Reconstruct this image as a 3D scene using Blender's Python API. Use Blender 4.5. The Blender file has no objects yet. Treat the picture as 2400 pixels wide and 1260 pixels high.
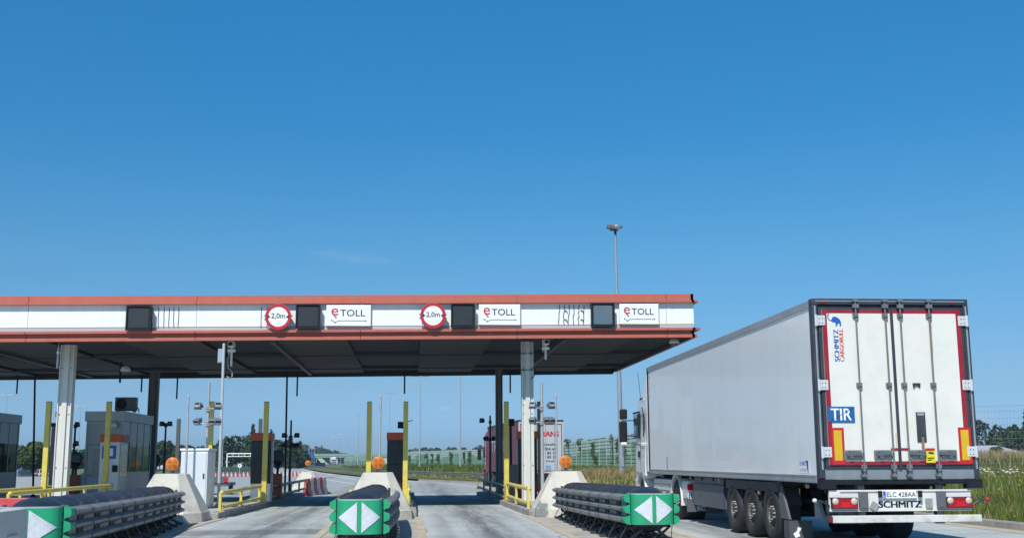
import bpy, bmesh, math, random
from mathutils import Vector, Matrix
R = math.radians
random.seed(7)
C = bpy.context.scene.collection
S = bpy.context.scene

# ---------------------------------------------------------------- camera
FPX, YAW, PITCH, ROLL, HCAM = 2626.4, 0.0893, 0.1686, -0.0052, 1.465
fw = Vector((math.sin(YAW)*math.cos(PITCH), math.cos(YAW)*math.cos(PITCH), math.sin(PITCH)))
r0 = Vector((math.cos(YAW), -math.sin(YAW), 0)); u0 = r0.cross(fw)
rt = r0*math.cos(ROLL)+u0*math.sin(ROLL); up = -r0*math.sin(ROLL)+u0*math.cos(ROLL)
cd = bpy.data.cameras.new('camera'); cam = bpy.data.objects.new('camera', cd); C.objects.link(cam)
cam.matrix_world = Matrix(((rt.x, up.x, -fw.x, 0), (rt.y, up.y, -fw.y, 0), (rt.z, up.z, -fw.z, HCAM), (0, 0, 0, 1)))
cd.sensor_width = 36; cd.lens = FPX/2400*36; cd.clip_end = 9000; cd.clip_start = 0.1
S.camera = cam
# ---------------------------------------------------------------- sky, sun, exposure
SUN = Vector((-0.25, -0.61, 0.75)).normalized()          # towards the sun
w = bpy.data.worlds.new('World'); S.world = w; w.use_nodes = True
nt = w.node_tree; bg = nt.nodes['Background']
sky = nt.nodes.new('ShaderNodeTexSky'); sky.sky_type = 'NISHITA'; sky.sun_disc = False
sky.sun_elevation = math.asin(SUN.z); sky.sun_rotation = math.atan2(SUN.x, SUN.y)
sky.altitude = 0; sky.air_density = 1.0; sky.dust_density = 0.35; sky.ozone_density = 3.5
hsv = nt.nodes.new('ShaderNodeHueSaturation'); hsv.inputs['Saturation'].default_value = 1.0
nt.links.new(sky.outputs[0], hsv.inputs['Color'])
# white balance of the clear air by height above the horizon
tcs = nt.nodes.new('ShaderNodeTexCoord'); sps = nt.nodes.new('ShaderNodeSeparateXYZ'); nt.links.new(tcs.outputs['Generated'], sps.inputs[0])
rmp = nt.nodes.new('ShaderNodeValToRGB'); mul = nt.nodes.new('ShaderNodeVectorMath'); mul.operation = 'MULTIPLY'
SKYR = [(0, .45, .74, 1.28), (.027, .45, .74, 1.27), (.066, .51, .735, 1.02), (.177, .44, .90, 1.10), (.287, .27, .94, 1.25), (.39, .25, 1.06, 1.40), (1, .4, 1.05, 1.3)]
while len(rmp.color_ramp.elements) < len(SKYR): rmp.color_ramp.elements.new(.5)
for e_, v_ in zip(rmp.color_ramp.elements, SKYR): e_.position = v_[0]; e_.color = (v_[1]/1.6, v_[2]/1.6, v_[3]/1.6, 1)
nt.links.new(sps.outputs[2], rmp.inputs[0]); nt.links.new(hsv.outputs[0], mul.inputs[0]); nt.links.new(rmp.outputs[0], mul.inputs[1])
# faint wisps of cirrus, fixed in the sky
tc = nt.nodes.new('ShaderNodeTexCoord'); mp = nt.nodes.new('ShaderNodeMapping'); mp.inputs['Scale'].default_value = (9, 9, 40)
nz = nt.nodes.new('ShaderNodeTexNoise'); nz.inputs['Scale'].default_value = 1.3; nz.inputs['Detail'].default_value = 6
cr = nt.nodes.new('ShaderNodeValToRGB'); cr.color_ramp.elements[0].position = .72; cr.color_ramp.elements[1].position = .9
cr.color_ramp.elements[0].color = (0, 0, 0, 1); cr.color_ramp.elements[1].color = (.2, .2, .2, 1)
mx = nt.nodes.new('ShaderNodeMixRGB'); mx.inputs['Color2'].default_value = (4.2, 4.6, 5.2, 1)
nt.links.new(tc.outputs['Generated'], mp.inputs[0]); nt.links.new(mp.outputs[0], nz.inputs['Vector'])
nt.links.new(nz.outputs['Fac'], cr.inputs[0]); nt.links.new(cr.outputs[0], mx.inputs['Fac'])
nt.links.new(mul.outputs[0], mx.inputs['Color1']); nt.links.new(mx.outputs[0], bg.inputs['Color'])
def wisp(src, px, py, rx, ry, st):
    d = (fw+rt*((px-1200)/FPX)-up*((py-630)/FPX)).normalized(); N = nt.nodes.new
    a = N('ShaderNodeVectorMath'); a.operation = 'SUBTRACT'; nt.links.new(tc.outputs['Generated'], a.inputs[0]); a.inputs[1].default_value = d
    b = N('ShaderNodeVectorMath'); b.operation = 'MULTIPLY'; nt.links.new(a.outputs[0], b.inputs[0]); b.inputs[1].default_value = (1/rx, 1/rx, 1/ry)
    c = N('ShaderNodeVectorMath'); c.operation = 'LENGTH'; nt.links.new(b.outputs[0], c.inputs[0])
    m = N('ShaderNodeMapRange'); nt.links.new(c.outputs['Value'], m.inputs[0]); m.inputs[1].default_value = 0; m.inputs[2].default_value = 1; m.inputs[3].default_value = st; m.inputs[4].default_value = 0
    z = N('ShaderNodeTexNoise'); z.inputs['Scale'].default_value = 30; z.inputs['Detail'].default_value = 6; nt.links.new(mp.outputs[0], z.inputs['Vector']); z.inputs['Scale'].default_value = 5
    q = N('ShaderNodeMath'); q.operation = 'MULTIPLY'; nt.links.new(m.outputs[0], q.inputs[0]); nt.links.new(z.outputs['Fac'], q.inputs[1])
    x = N('ShaderNodeMixRGB'); nt.links.new(q.outputs[0], x.inputs[0]); nt.links.new(src, x.inputs[1]); x.inputs[2].default_value = (4.4, 4.7, 5.2, 1); return x.outputs[0]
SRC = mx.outputs[0]
for w_ in ((815, 603, .036, .007, .12), (875, 611, .028, .004, .13), (1042, 956, .008, .003, .35), (1585, 953, .010, .004, .4), (2265, 985, .03, .012, .5), (760, 592, .02, .004, .10)): SRC = wisp(SRC, *w_)
nt.links.new(SRC, bg.inputs['Color'])
bg.inputs['Strength'].default_value = 0.156
sl = bpy.data.lights.new('sun', 'SUN'); sl.energy = 4.9; sl.angle = R(.5); sl.color = (1, .955, .88)
so = bpy.data.objects.new('sun', sl); C.objects.link(so); so.rotation_euler = (-SUN).to_track_quat('-Z', 'Y').to_euler()
S.view_settings.view_transform = 'Standard'; S.view_settings.look = 'None'; S.view_settings.exposure = 0.0; S.view_settings.gamma = 1

# ---------------------------------------------------------------- helpers
def ray(px, py):
    return fw + rt*((px-1200)/FPX) - up*((py-630)/FPX)
def at(px, py, y):                       # the world point seen at a photo pixel, at world distance y
    v = ray(px, py); t = y/v.y; return Vector((v.x*t, y, HCAM+v.z*t))
def gx(px, y):                           # world x of a pixel column near the horizon at distance y
    return at(px, 1078, y).x
def gnd(px, py, z=0):
    v = ray(px, py); t = (z-HCAM)/v.z; return Vector((v.x*t, v.y*t, z))
def hz(px, py, y): return at(px, py, y).z

def gz(y): return -.0075*(min(max(y, 28), 62)-28)        # the plaza falls gently away under the canopy
MATS = {}
def mat(name, col, rough=.6, metal=0, var=.0, scale=3.0, stretch=(1, 1, 1), dirt=None, dirt_amt=0, dirt_scale=1.2, bump=0, bscale=40, spec=.5, coat=0, emit=None):
    if name in MATS: return MATS[name]
    m = bpy.data.materials.new(name); m.use_nodes = True; n = m.node_tree; b = n.nodes['Principled BSDF']
    b.inputs['Roughness'].default_value = rough; b.inputs['Metallic'].default_value = metal
    b.inputs['Specular IOR Level'].default_value = spec; b.inputs['Coat Weight'].default_value = coat
    col = tuple(col)+(1,)
    b.inputs['Base Color'].default_value = col
    if var or dirt_amt or bump:
        t = n.nodes.new('ShaderNodeTexCoord'); mpp = n.nodes.new('ShaderNodeMapping'); mpp.inputs['Scale'].default_value = stretch
        n.links.new(t.outputs['Object'], mpp.inputs[0])
        cur = None
        if var:
            z = n.nodes.new('ShaderNodeTexNoise'); z.inputs['Scale'].default_value = scale; z.inputs['Detail'].default_value = 5; z.inputs['Roughness'].default_value = .65
            n.links.new(mpp.outputs[0], z.inputs['Vector'])
            mr = n.nodes.new('ShaderNodeMapRange'); mr.inputs[1].default_value = .3; mr.inputs[2].default_value = .7
            mr.inputs[3].default_value = 1-var; mr.inputs[4].default_value = 1+var
            n.links.new(z.outputs['Fac'], mr.inputs[0])
            mm = n.nodes.new('ShaderNodeVectorMath'); mm.operation = 'SCALE'; mm.inputs[0].default_value = col[:3]
            n.links.new(mr.outputs[0], mm.inputs['Scale']); cur = mm.outputs[0]
        if dirt_amt:
            z = n.nodes.new('ShaderNodeTexNoise'); z.inputs['Scale'].default_value = dirt_scale; z.inputs['Detail'].default_value = 8; z.inputs['Roughness'].default_value = .7
            n.links.new(mpp.outputs[0], z.inputs['Vector'])
            mr = n.nodes.new('ShaderNodeMapRange'); mr.inputs[1].default_value = .48; mr.inputs[2].default_value = .72
            mr.inputs[3].default_value = 0; mr.inputs[4].default_value = dirt_amt
            n.links.new(z.outputs['Fac'], mr.inputs[0])
            mi = n.nodes.new('ShaderNodeMixRGB'); mi.inputs[1].default_value = col; mi.inputs[2].default_value = tuple(dirt)+(1,)
            if cur: n.links.new(cur, mi.inputs[1])
            n.links.new(mr.outputs[0], mi.inputs[0]); cur = mi.outputs[0]
        if cur: n.links.new(cur, b.inputs['Base Color'])
        if bump:
            z = n.nodes.new('ShaderNodeTexNoise'); z.inputs['Scale'].default_value = bscale; z.inputs['Detail'].default_value = 4
            n.links.new(t.outputs['Object'], z.inputs['Vector'])
            bp = n.nodes.new('ShaderNodeBump'); bp.inputs['Strength'].default_value = bump; bp.inputs['Distance'].default_value = .02
            n.links.new(z.outputs['Fac'], bp.inputs['Height']); n.links.new(bp.outputs[0], b.inputs['Normal'])
    if emit:
        b.inputs['Emission Color'].default_value = tuple(emit)+(1,); b.inputs['Emission Strength'].default_value = 1
    MATS[name] = m; return m

class MB:
    def __init__(s): s.v = []; s.f = []; s.mi = []; s.m = 0; s.sm = []; s.smooth = False
    def add(s, vs, fs):
        o = len(s.v); s.v += [tuple(v) for v in vs]; s.f += [tuple(i+o for i in f) for f in fs]
        s.mi += [s.m]*len(fs); s.sm += [s.smooth]*len(fs); return s
    def use(s, m): s.m = m; return s
    def box(s, a, b):
        x0, y0, z0 = [min(a[i], b[i]) for i in range(3)]; x1, y1, z1 = [max(a[i], b[i]) for i in range(3)]
        return s.add([(x0,y0,z0),(x1,y0,z0),(x1,y1,z0),(x0,y1,z0),(x0,y0,z1),(x1,y0,z1),(x1,y1,z1),(x0,y1,z1)],
              [(0,3,2,1),(4,5,6,7),(0,1,5,4),(1,2,6,5),(2,3,7,6),(3,0,4,7)])
    def cb(s, c, d, rot=None):      # centred box, optional rotation matrix
        x, y, z = d[0]/2, d[1]/2, d[2]/2; c = Vector(c)
        vs = [Vector(p) for p in [(-x,-y,-z),(x,-y,-z),(x,y,-z),(-x,y,-z),(-x,-y,z),(x,-y,z),(x,y,z),(-x,y,z)]]
        if rot is not None: vs = [rot @ v for v in vs]
        return s.add([c+v for v in vs], [(0,3,2,1),(4,5,6,7),(0,1,5,4),(1,2,6,5),(2,3,7,6),(3,0,4,7)])
    def bar(s, p, q, w, h=None):
        p, q = Vector(p), Vector(q); d = q-p; L = d.length
        m = d.to_track_quat('Y', 'Z').to_matrix()
        return s.cb((p+q)/2, (w, L, h or w), m)
    def cyl(s, p, q, r, r2=None, n=16, caps=True):
        p, q = Vector(p), Vector(q); r2 = r if r2 is None else r2
        m = (q-p).to_track_quat('Z', 'Y').to_matrix(); vs = []
        for i in range(n):
            a = 2*math.pi*i/n; vs.append(p+m@Vector((r*math.cos(a), r*math.sin(a), 0)))
        for i in range(n):
            a = 2*math.pi*i/n; vs.append(q+m@Vector((r2*math.cos(a), r2*math.sin(a), 0)))
        o = s.smooth; s.smooth = n > 8
        s.add(vs, [(i, (i+1) % n, n+(i+1) % n, n+i) for i in range(n)]); s.smooth = False
        if caps:
            s.add(vs[:n], [tuple(range(n-1, -1, -1))]); s.add(vs[n:], [tuple(range(n))])
        s.smooth = o; return s
    def path(s, pts, r, n=8):
        for a, b in zip(pts, pts[1:]): s.cyl(a, b, r, r, n)
        return s
    def lathe(s, prof, o, axis=(0, 0, 1), n=24, sm=True):   # prof = [(radius, height)]
        o = Vector(o); m = Vector(axis).to_track_quat('Z', 'Y').to_matrix(); vs = []; k = len(prof)
        for r, h in prof:
            for i in range(n):
                a = 2*math.pi*i/n; vs.append(o+m@Vector((r*math.cos(a), r*math.sin(a), h)))
        fs = [(j*n+i, j*n+(i+1) % n, (j+1)*n+(i+1) % n, (j+1)*n+i) for j in range(k-1) for i in range(n)]
        q = s.smooth; s.smooth = sm; s.add(vs, fs); s.smooth = q; return s
    def prism(s, poly, a, b, f):    # poly 2D points; f(u, v, t) -> 3D; extruded t from a to b
        n = len(poly); vs = [f(u, v, a) for u, v in poly]+[f(u, v, b) for u, v in poly]
        return s.add(vs, [tuple(range(n-1, -1, -1)), tuple(range(n, 2*n))]+[(i, (i+1) % n, n+(i+1) % n, n+i) for i in range(n)])
    def build(s, name, mats, parent=None, bevel=0, fix=True):
        me = bpy.data.meshes.new(name); me.from_pydata(s.v, [], s.f)
        if not isinstance(mats, (list, tuple)): mats = [mats]
        for m in mats: me.materials.append(m)
        me.polygons.foreach_set('material_index', s.mi); me.polygons.foreach_set('use_smooth', s.sm)
        if fix:
            bm = bmesh.new(); bm.from_mesh(me); bmesh.ops.recalc_face_normals(bm, faces=bm.faces); bm.to_mesh(me); bm.free()
        me.update()
        o = bpy.data.objects.new(name, me); C.objects.link(o)
        if parent: o.parent = parent
        if bevel:
            b = o.modifiers.new('bevel', 'BEVEL'); b.width = bevel; b.segments = 2; b.limit_method = 'ANGLE'; b.angle_limit = R(40)
        return o
XYZ = lambda u, v, t: (u, v, t)          # plan outline extruded upwards
def tag(o, label=None, cat=None, group=None, kind=None):
    if label: o['label'] = label
    if cat: o['category'] = cat
    if group: o['group'] = group
    if kind: o['kind'] = kind
    return o
def thing(name, loc, label, cat, group=None, rz=0, kind=None):
    loc = Vector(loc)
    if abs(loc.x) < 25 and 0 <= loc.z < .19 and 28 < loc.y < 100: loc.z += gz(loc.y)
    o = bpy.data.objects.new(name, None); C.objects.link(o); o.location = loc; o.rotation_euler = (0, 0, rz); o.empty_display_size = .3
    return tag(o, label, cat, group, kind)
def copy_tree(o, parent=None, loc=None, rz=None, label=None):
    c = o.copy(); C.objects.link(c)
    if parent: c.parent = parent
    for ch in list(o.children): copy_tree(ch, c)
    if loc is not None: c.location = loc
    if rz is not None: c.rotation_euler = (0, 0, rz)
    if label: c['label'] = label
    return c
def text(mb, body, size, o, ux, uy, depth=.004, offset=0, width=None, height=None, align='LEFT', shear=0, bold=0):
    """flat lettering with a little thickness: ux, uy unit vectors of the writing direction and of its up"""
    cu = bpy.data.curves.new('t', 'FONT'); cu.body = body; cu.size = 1; cu.offset = offset; cu.align_x = 'LEFT'; cu.shear = shear; cu.resolution_u = 3
    ob = bpy.data.objects.new('t', cu); C.objects.link(ob)
    dg = bpy.context.evaluated_depsgraph_get(); dg.update(); me = bpy.data.meshes.new_from_object(ob.evaluated_get(dg))
    xs = [v.co.x for v in me.vertices]; ys = [v.co.y for v in me.vertices]
    x0, x1, y0, y1 = min(xs), max(xs), min(ys), max(ys)
    sy = size if height is None else height/(y1-y0); sx = sy if width is None else width/(x1-x0)
    W = (x1-x0)*sx; sh = {'LEFT': 0, 'CENTER': -W/2, 'RIGHT': -W}[align]
    o = Vector(o); ux = Vector(ux); uy = Vector(uy); nn = ux.cross(uy)
    mb.add([o+ux*((v.co.x-x0)*sx+sh)+uy*((v.co.y-(y0 if height else 0))*sy)+nn*depth for v in me.vertices], [tuple(p.vertices) for p in me.polygons])
    for k in range(1, 4 if bold else 1):
        mb.add([o+ux*((v.co.x-x0)*sx+sh+bold*(k-2 if k != 2 else .5))+uy*((v.co.y-(y0 if height else 0))*sy+bold*.3*(k % 2))+nn*(depth+.0004*k) for v in me.vertices], [tuple(p.vertices) for p in me.polygons])
    bpy.data.objects.remove(ob); bpy.data.curves.remove(cu); bpy.data.meshes.remove(me); return mb
EX, EZ = Vector((1, 0, 0)), Vector((0, 0, 1))

# ---------------------------------------------------------------- materials
M_galv = mat('galvanised steel', (.42, .44, .46), .5, .35, .12, 6, dirt=(.22, .21, .2), dirt_amt=.3)
M_steel = mat('bright steel', (.55, .57, .58), .35, .8, .1, 8)
M_white = mat('white paint', (.78, .79, .78), .45, 0, .04, 2, dirt=(.45, .42, .37), dirt_amt=.25, dirt_scale=1.5)
M_panel = mat('fascia white', (.80, .83, .84), .4, 0, .02, 1, stretch=(3.5, 1, .3), dirt=(.58, .58, .55), dirt_amt=.30, dirt_scale=1.2)
M_red = mat('terracotta red', (.46, .115, .075), .5, 0, .06, 1.4, stretch=(3, 1, .4), dirt=(.36, .19, .13), dirt_amt=.5, dirt_scale=.8)
M_orange = mat('orange cabinet', (.50, .085, .03), .5, 0, .05, 3)
M_black = mat('black plastic', (.012, .014, .018), .6, 0, .2, 6, spec=.25)
M_wrap = mat('black foil', (.014, .016, .022), .28, 0, .3, 4, stretch=(1, 1, 5), bump=.9, bscale=5)
M_rubber = mat('black rubber', (.018, .023, .034), .42, 0, .25, 5, dirt=(.07, .066, .06), dirt_amt=.4, dirt_scale=2)
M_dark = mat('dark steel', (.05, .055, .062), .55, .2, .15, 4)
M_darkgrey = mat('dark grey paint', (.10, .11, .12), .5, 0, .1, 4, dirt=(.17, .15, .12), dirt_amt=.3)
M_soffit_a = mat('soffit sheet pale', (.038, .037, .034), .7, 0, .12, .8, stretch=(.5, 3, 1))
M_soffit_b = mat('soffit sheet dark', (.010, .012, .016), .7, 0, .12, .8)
M_yellow = mat('yellow paint', (.66, .54, .10), .42, 0, .08, 3, dirt=(.33, .27, .10), dirt_amt=.55, dirt_scale=3.5)
M_green = mat('nose green', (.008, .33, .155), .55, 0, .10, 3, dirt=(.05, .19, .11), dirt_amt=.6, dirt_scale=5)
M_refl = mat('reflective white', (.60, .63, .68), .45, 0, .06, 4, dirt=(.30, .31, .32), dirt_amt=.55, dirt_scale=7)
M_conc = mat('cast concrete', (.56, .53, .46), .85, 0, .09, 1.2, dirt=(.28, .26, .23), dirt_amt=.75, dirt_scale=1.7, bump=.3, bscale=25)
M_stain = mat('grime on concrete', (.30, .29, .27), .9, 0, .3, 5, bump=.4, bscale=12)
M_kerb = mat('kerb stone', (.30, .29, .27), .9, 0, .2, 2, dirt=(.12, .11, .10), dirt_amt=.7, dirt_scale=1.4, bump=.5, bscale=20)
M_edge = mat('sandy kerb strip', (.46, .39, .29), .9, 0, .15, 1.5, dirt=(.25, .21, .17), dirt_amt=.6, dirt_scale=2)
M_paint = mat('road paint', (.66, .67, .66), .7, 0, .08, 2, dirt=(.35, .35, .35), dirt_amt=.6, dirt_scale=1.5)
M_amber = mat('amber lens', (.62, .19, .015), .3, 0, .1, 30, coat=.4)
M_amber2 = mat('amber deep', (.46, .11, .01), .3)
M_grey = mat('grey aluminium cladding', (.33, .36, .37), .4, .3, .06, 1.5, dirt=(.22, .22, .21), dirt_amt=.3)
M_glass = mat('dark glass', (.05, .075, .085), .06, 0, spec=.9, coat=.5)
M_blue = mat('sign blue', (.01, .11, .42), .4)
M_signred = mat('sign red', (.50, .015, .025), .4, 0, .04, 4)
M_ink = mat('ink navy', (.015, .03, .055), .5)
M_signwhite = mat('sign white', (.80, .82, .84), .4, 0, .02, 3)
M_eface = mat('panel pale', (.70, .74, .78), .4, 0, .03, 2)
M_screen = mat('unlit display', (.016, .022, .030), .5, 0, .2, 2)
M_screen2 = mat('grey display', (.10, .145, .18), .35, 0, .1, 2)
M_bluegrey = mat('sky grey housing', (.30, .38, .46), .5)
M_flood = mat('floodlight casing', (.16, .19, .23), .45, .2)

def glassmat():
    m = mat('booth glass', (.10, .13, .14), .04, 0, spec=1.0)
    b = m.node_tree.nodes['Principled BSDF']; b.inputs['Transmission Weight'].default_value = .75; b.inputs['IOR'].default_value = 1.2
    return m
M_bglass = glassmat()

# ---------------------------------------------------------------- ground and roads
def ground_material(name, base, kind):
    m = bpy.data.materials.new(name); m.use_nodes = True; n = m.node_tree; b = n.nodes['Principled BSDF']; L = n.links.new
    b.inputs['Roughness'].default_value = .85; b.inputs['Specular IOR Level'].default_value = .3
    t = n.nodes.new('ShaderNodeTexCoord'); sep = n.nodes.new('ShaderNodeSeparateXYZ'); L(t.outputs['Object'], sep.inputs[0])
    def noise(scale, st=(1, 1, 1), det=6, rg=.6):
        mp_ = n.nodes.new('ShaderNodeMapping'); mp_.inputs['Scale'].default_value = st; L(t.outputs['Object'], mp_.inputs[0])
        z = n.nodes.new('ShaderNodeTexNoise'); z.inputs['Scale'].default_value = scale; z.inputs['Detail'].default_value = det; z.inputs['Roughness'].default_value = rg
        L(mp_.outputs[0], z.inputs['Vector']); return z.outputs['Fac']
    def rng(src, a, b_, c, d):
        r = n.nodes.new('ShaderNodeMapRange'); L(src, r.inputs[0])
        for i, v in enumerate((a, b_, c, d)): r.inputs[i+1].default_value = v
        return r.outputs[0]
    def mth(op, a, b_=None, c=None):
        q = n.nodes.new('ShaderNodeMath'); q.operation = op
        for i, v in enumerate((a, b_, c)):
            if v is None: continue
            if isinstance(v, (int, float)): q.inputs[i].default_value = v
            else: L(v, q.inputs[i])
        return q.outputs[0]
    def mix(f, a, b_):
        q = n.nodes.new('ShaderNodeMixRGB')
        if isinstance(f, (int, float)): q.inputs[0].default_value = f
        else: L(f, q.inputs[0])
        for i, v in ((1, a), (2, b_)):
            if isinstance(v, tuple): q.inputs[i].default_value = v+(1,)
            else: L(v, q.inputs[i])
        return q.outputs[0]
    if kind == 'road':
        c = mix(rng(noise(.35), .3, .7, 0, 1), base, tuple(x*.80 for x in base))
        c = mix(rng(noise(14, det=3), .35, .65, 0, .35), c, tuple(x*.6 for x in base))
        X, Y = sep.outputs[0], sep.outputs[1]
        # repaired asphalt strip across the lane, seen as a darker band
        band = mth('MULTIPLY', rng(mth('ADD', Y, mth('MULTIPLY', noise(.8), .5)), 23.9, 24.0, 0, 1), rng(mth('ADD', Y, mth('MULTIPLY', noise(.8), .5)), 25.6, 25.7, 1, 0))
        band = mth('MULTIPLY', band, rng(X, .3, .4, 1, 0))
        c = mix(mth('MULTIPLY', band, .8), c, tuple(x*.42 for x in base))
        # tyre rubber in the wheel tracks of each lane
        tot = None
        for cx, wd, st in ((-3.2, .95, .9), (-4.2, .4, .4), (-2.2, .4, .35), (1.75, 1.0, .85), (.8, .4, .4), (2.6, .4, .4), (6.2, .7, .8), (8.4, .6, .7), (-8.6, .9, .7)):
            g = mth('ABSOLUTE', mth('ADD', mth('SUBTRACT', X, cx), mth('MULTIPLY', mth('SUBTRACT', noise(.12), .5), 1.2)))
            g = mth('MULTIPLY', rng(g, 0, wd, 1, 0), st); tot = g if tot is None else mth('MAXIMUM', tot, g)
        streak = rng(noise(1.4, (1.6, .10, 1), 7, .7), .34, .56, 0.12, 1)
        c = mix(mth('MULTIPLY', mth('MULTIPLY', tot, streak), .95), c, (.045, .047, .052))
        # transverse scuffs
        c = mix(rng(noise(1.0, (.22, 2.2, 1), 5, .7), .54, .66, 0, .65), c, tuple(x*.42 for x in base))
        # slab joints
        jy = mth('ABSOLUTE', mth('SUBTRACT', mth('FRACT', mth('DIVIDE', mth('ADD', Y, 1.2), 4.5)), .5))
        c = mix(rng(jy, .4955, .4975, 0, .5), c, (.06, .06, .06))
        # pale concrete inside the plaza lanes, greyer asphalt beyond
        c = mix(rng(Y, 58, 62, 0, .45), c, (.21, .215, .22))
        # fine branching cracks and oil drips
        vo = n.nodes.new('ShaderNodeTexVoronoi'); vo.feature = 'DISTANCE_TO_EDGE'; vo.inputs['Scale'].default_value = .33
        wv = n.nodes.new('ShaderNodeVectorMath'); wv.operation = 'ADD'; nv = n.nodes.new('ShaderNodeTexNoise'); nv.inputs['Scale'].default_value = 1.6; nv.inputs['Detail'].default_value = 5; L(t.outputs['Object'], nv.inputs['Vector'])
        L(t.outputs['Object'], wv.inputs[0]); L(nv.outputs['Color'], wv.inputs[1]); L(wv.outputs[0], vo.inputs['Vector'])
        ck = mth('MULTIPLY', rng(vo.outputs['Distance'], .0, .010, 1, 0), rng(noise(.25), .46, .56, 0, .75)); c = mix(ck, c, (.05, .05, .05))
        dr_ = mth('MULTIPLY', rng(noise(5, det=2), .66, .72, 0, .7), rng(noise(.5), .45, .6, .15, 1)); c = mix(dr_, c, (.06, .06, .065))
        L(c, b.inputs['Base Color'])
        bp = n.nodes.new('ShaderNodeBump'); bp.inputs['Strength'].default_value = .25; bp.inputs['Distance'].default_value = .01
        L(noise(30, det=3), bp.inputs['Height']); L(bp.outputs[0], b.inputs['Normal'])
    elif kind == 'grass':
        c = mix(rng(noise(.02), .35, .65, 0, 1), base, (.19, .18, .07))
        c = mix(rng(noise(.6), .35, .65, 0, .6), c, (.05, .085, .018))
        L(c, b.inputs['Base Color'])
    return m
M_ground = ground_material('grassland', (.10, .14, .035), 'grass')
M_road = ground_material('worn concrete', (.50, .53, .52), 'road')
M_island = mat('island paving', (.40, .38, .34), .9, 0, .14, 1.6, dirt=(.16, .14, .12), dirt_amt=.6, dirt_scale=.9, bump=.4, bscale=18)

g = MB(); n = 60
g.add([(-6000, -200, -2.9), (6000, -200, -2.9), (6000, 8000, -2.9), (-6000, 8000, -2.9)], [(0, 1, 2, 3)])
tag(g.build('ground', M_ground), kind='structure')

def drape(o):
    bm = bmesh.new(); bm.from_mesh(o.data)
    for yc in (28, 62): bmesh.ops.bisect_plane(bm, geom=bm.verts[:]+bm.edges[:]+bm.faces[:], plane_co=(0, yc, 0), plane_no=(0, 1, 0))
    for v in bm.verts: v.co.z += gz(v.co.y)
    bm.to_mesh(o.data); bm.free(); return o
def sheet(name, poly, z, m, thick=.1):
    b = MB(); b.prism(poly, z-thick, z, XYZ); return drape(tag(b.build(name, m), kind='structure'))
# plaza and road: edge on the right turns to the left beyond the booths
redge = [(12.35, -5), (12.35, 52), (11.7, 60), (9.4, 70), (5.0, 83), (.6, 98), (-6, 128), (-13.5, 175), (-24, 260), (-47, 440), (-95, 800)]
ledge = [(-110, 800), (-62, 440), (-42, 262), (-33, 190), (-40, 150), (-75, 135), (-90, 110), (-90, -5)]
sheet('road', redge+ledge, 0, M_road)
sheet('verge', [(12.0, -5), (12.0, 62), (0, 98), (-14, 175), (-25, 260), (-48, 440), (-96, 800), (900, 800), (900, -5)], -.14, M_ground, .3)
sheet('verge', [(-42, 190), (-55, 262), (-75, 440), (-130, 800), (-62-48, 800), (-62, 440), (-42, 262), (-33, 190), (-33, 165), (-42, 165)], -.04, M_ground, .3)
sheet('parking_lot', [(-150, 150), (-36, 150), (-60, 380), (-260, 380)], -2.8, M_road, .05)
# kerb and gutter along the right verge
kb = MB(); kx = [(12.35, y) for y in (8, 52)]+redge[2:6]
for (xa, ya), (xb, yb) in zip(kx, kx[1:]):
    kb.add([(xa, ya, .0), (xa+.02, ya, .13), (xa+.3, ya, .14), (xa+.3, ya, -.1), (xb, yb, .0), (xb+.02, yb, .13), (xb+.3, yb, .14), (xb+.3, yb, -.1)],
           [(0, 1, 5, 4), (1, 2, 6, 5), (2, 3, 7, 6), (0, 3, 2, 1), (4, 5, 6, 7)])
drape(tag(kb.build('kerb', M_kerb), kind='structure'))
gt = MB()
for (xa, ya), (xb, yb) in zip(kx, kx[1:]):
    gt.add([(xa-.5, ya, .005), (xa-.003, ya, .005), (xb-.003, yb, .005), (xb-.5, yb, .005)], [(0, 1, 2, 3)])
drape(tag(gt.build('gutter', M_edge), kind='structure'))
# raised verge with the motorway reserve on the right and beyond the curve
vg = MB()
vp = [(12.65, 8), (12.65, 52), (12.0, 60.2), (9.7, 70.3), (5.3, 83.3), (.9, 98.3), (-5.7, 128.3), (-13.2, 175), (-23.7, 260)]
for (xa, ya), (xb, yb) in zip(vp, vp[1:]):
    for x0, z0, x1, z1 in ((0, .12, 3, .30), (3, .30, 9, .42), (9, .42, 60, .45)):
        gx0, gx1 = (x0, x1)
        vg.add([(xa+x0, ya, z0), (xa+x1, ya, z1), (xb+x1, yb, z1), (xb+x0, yb, z0)], [(0, 1, 2, 3)])
drape(tag(vg.build('verge', M_ground), kind='structure'))

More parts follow.
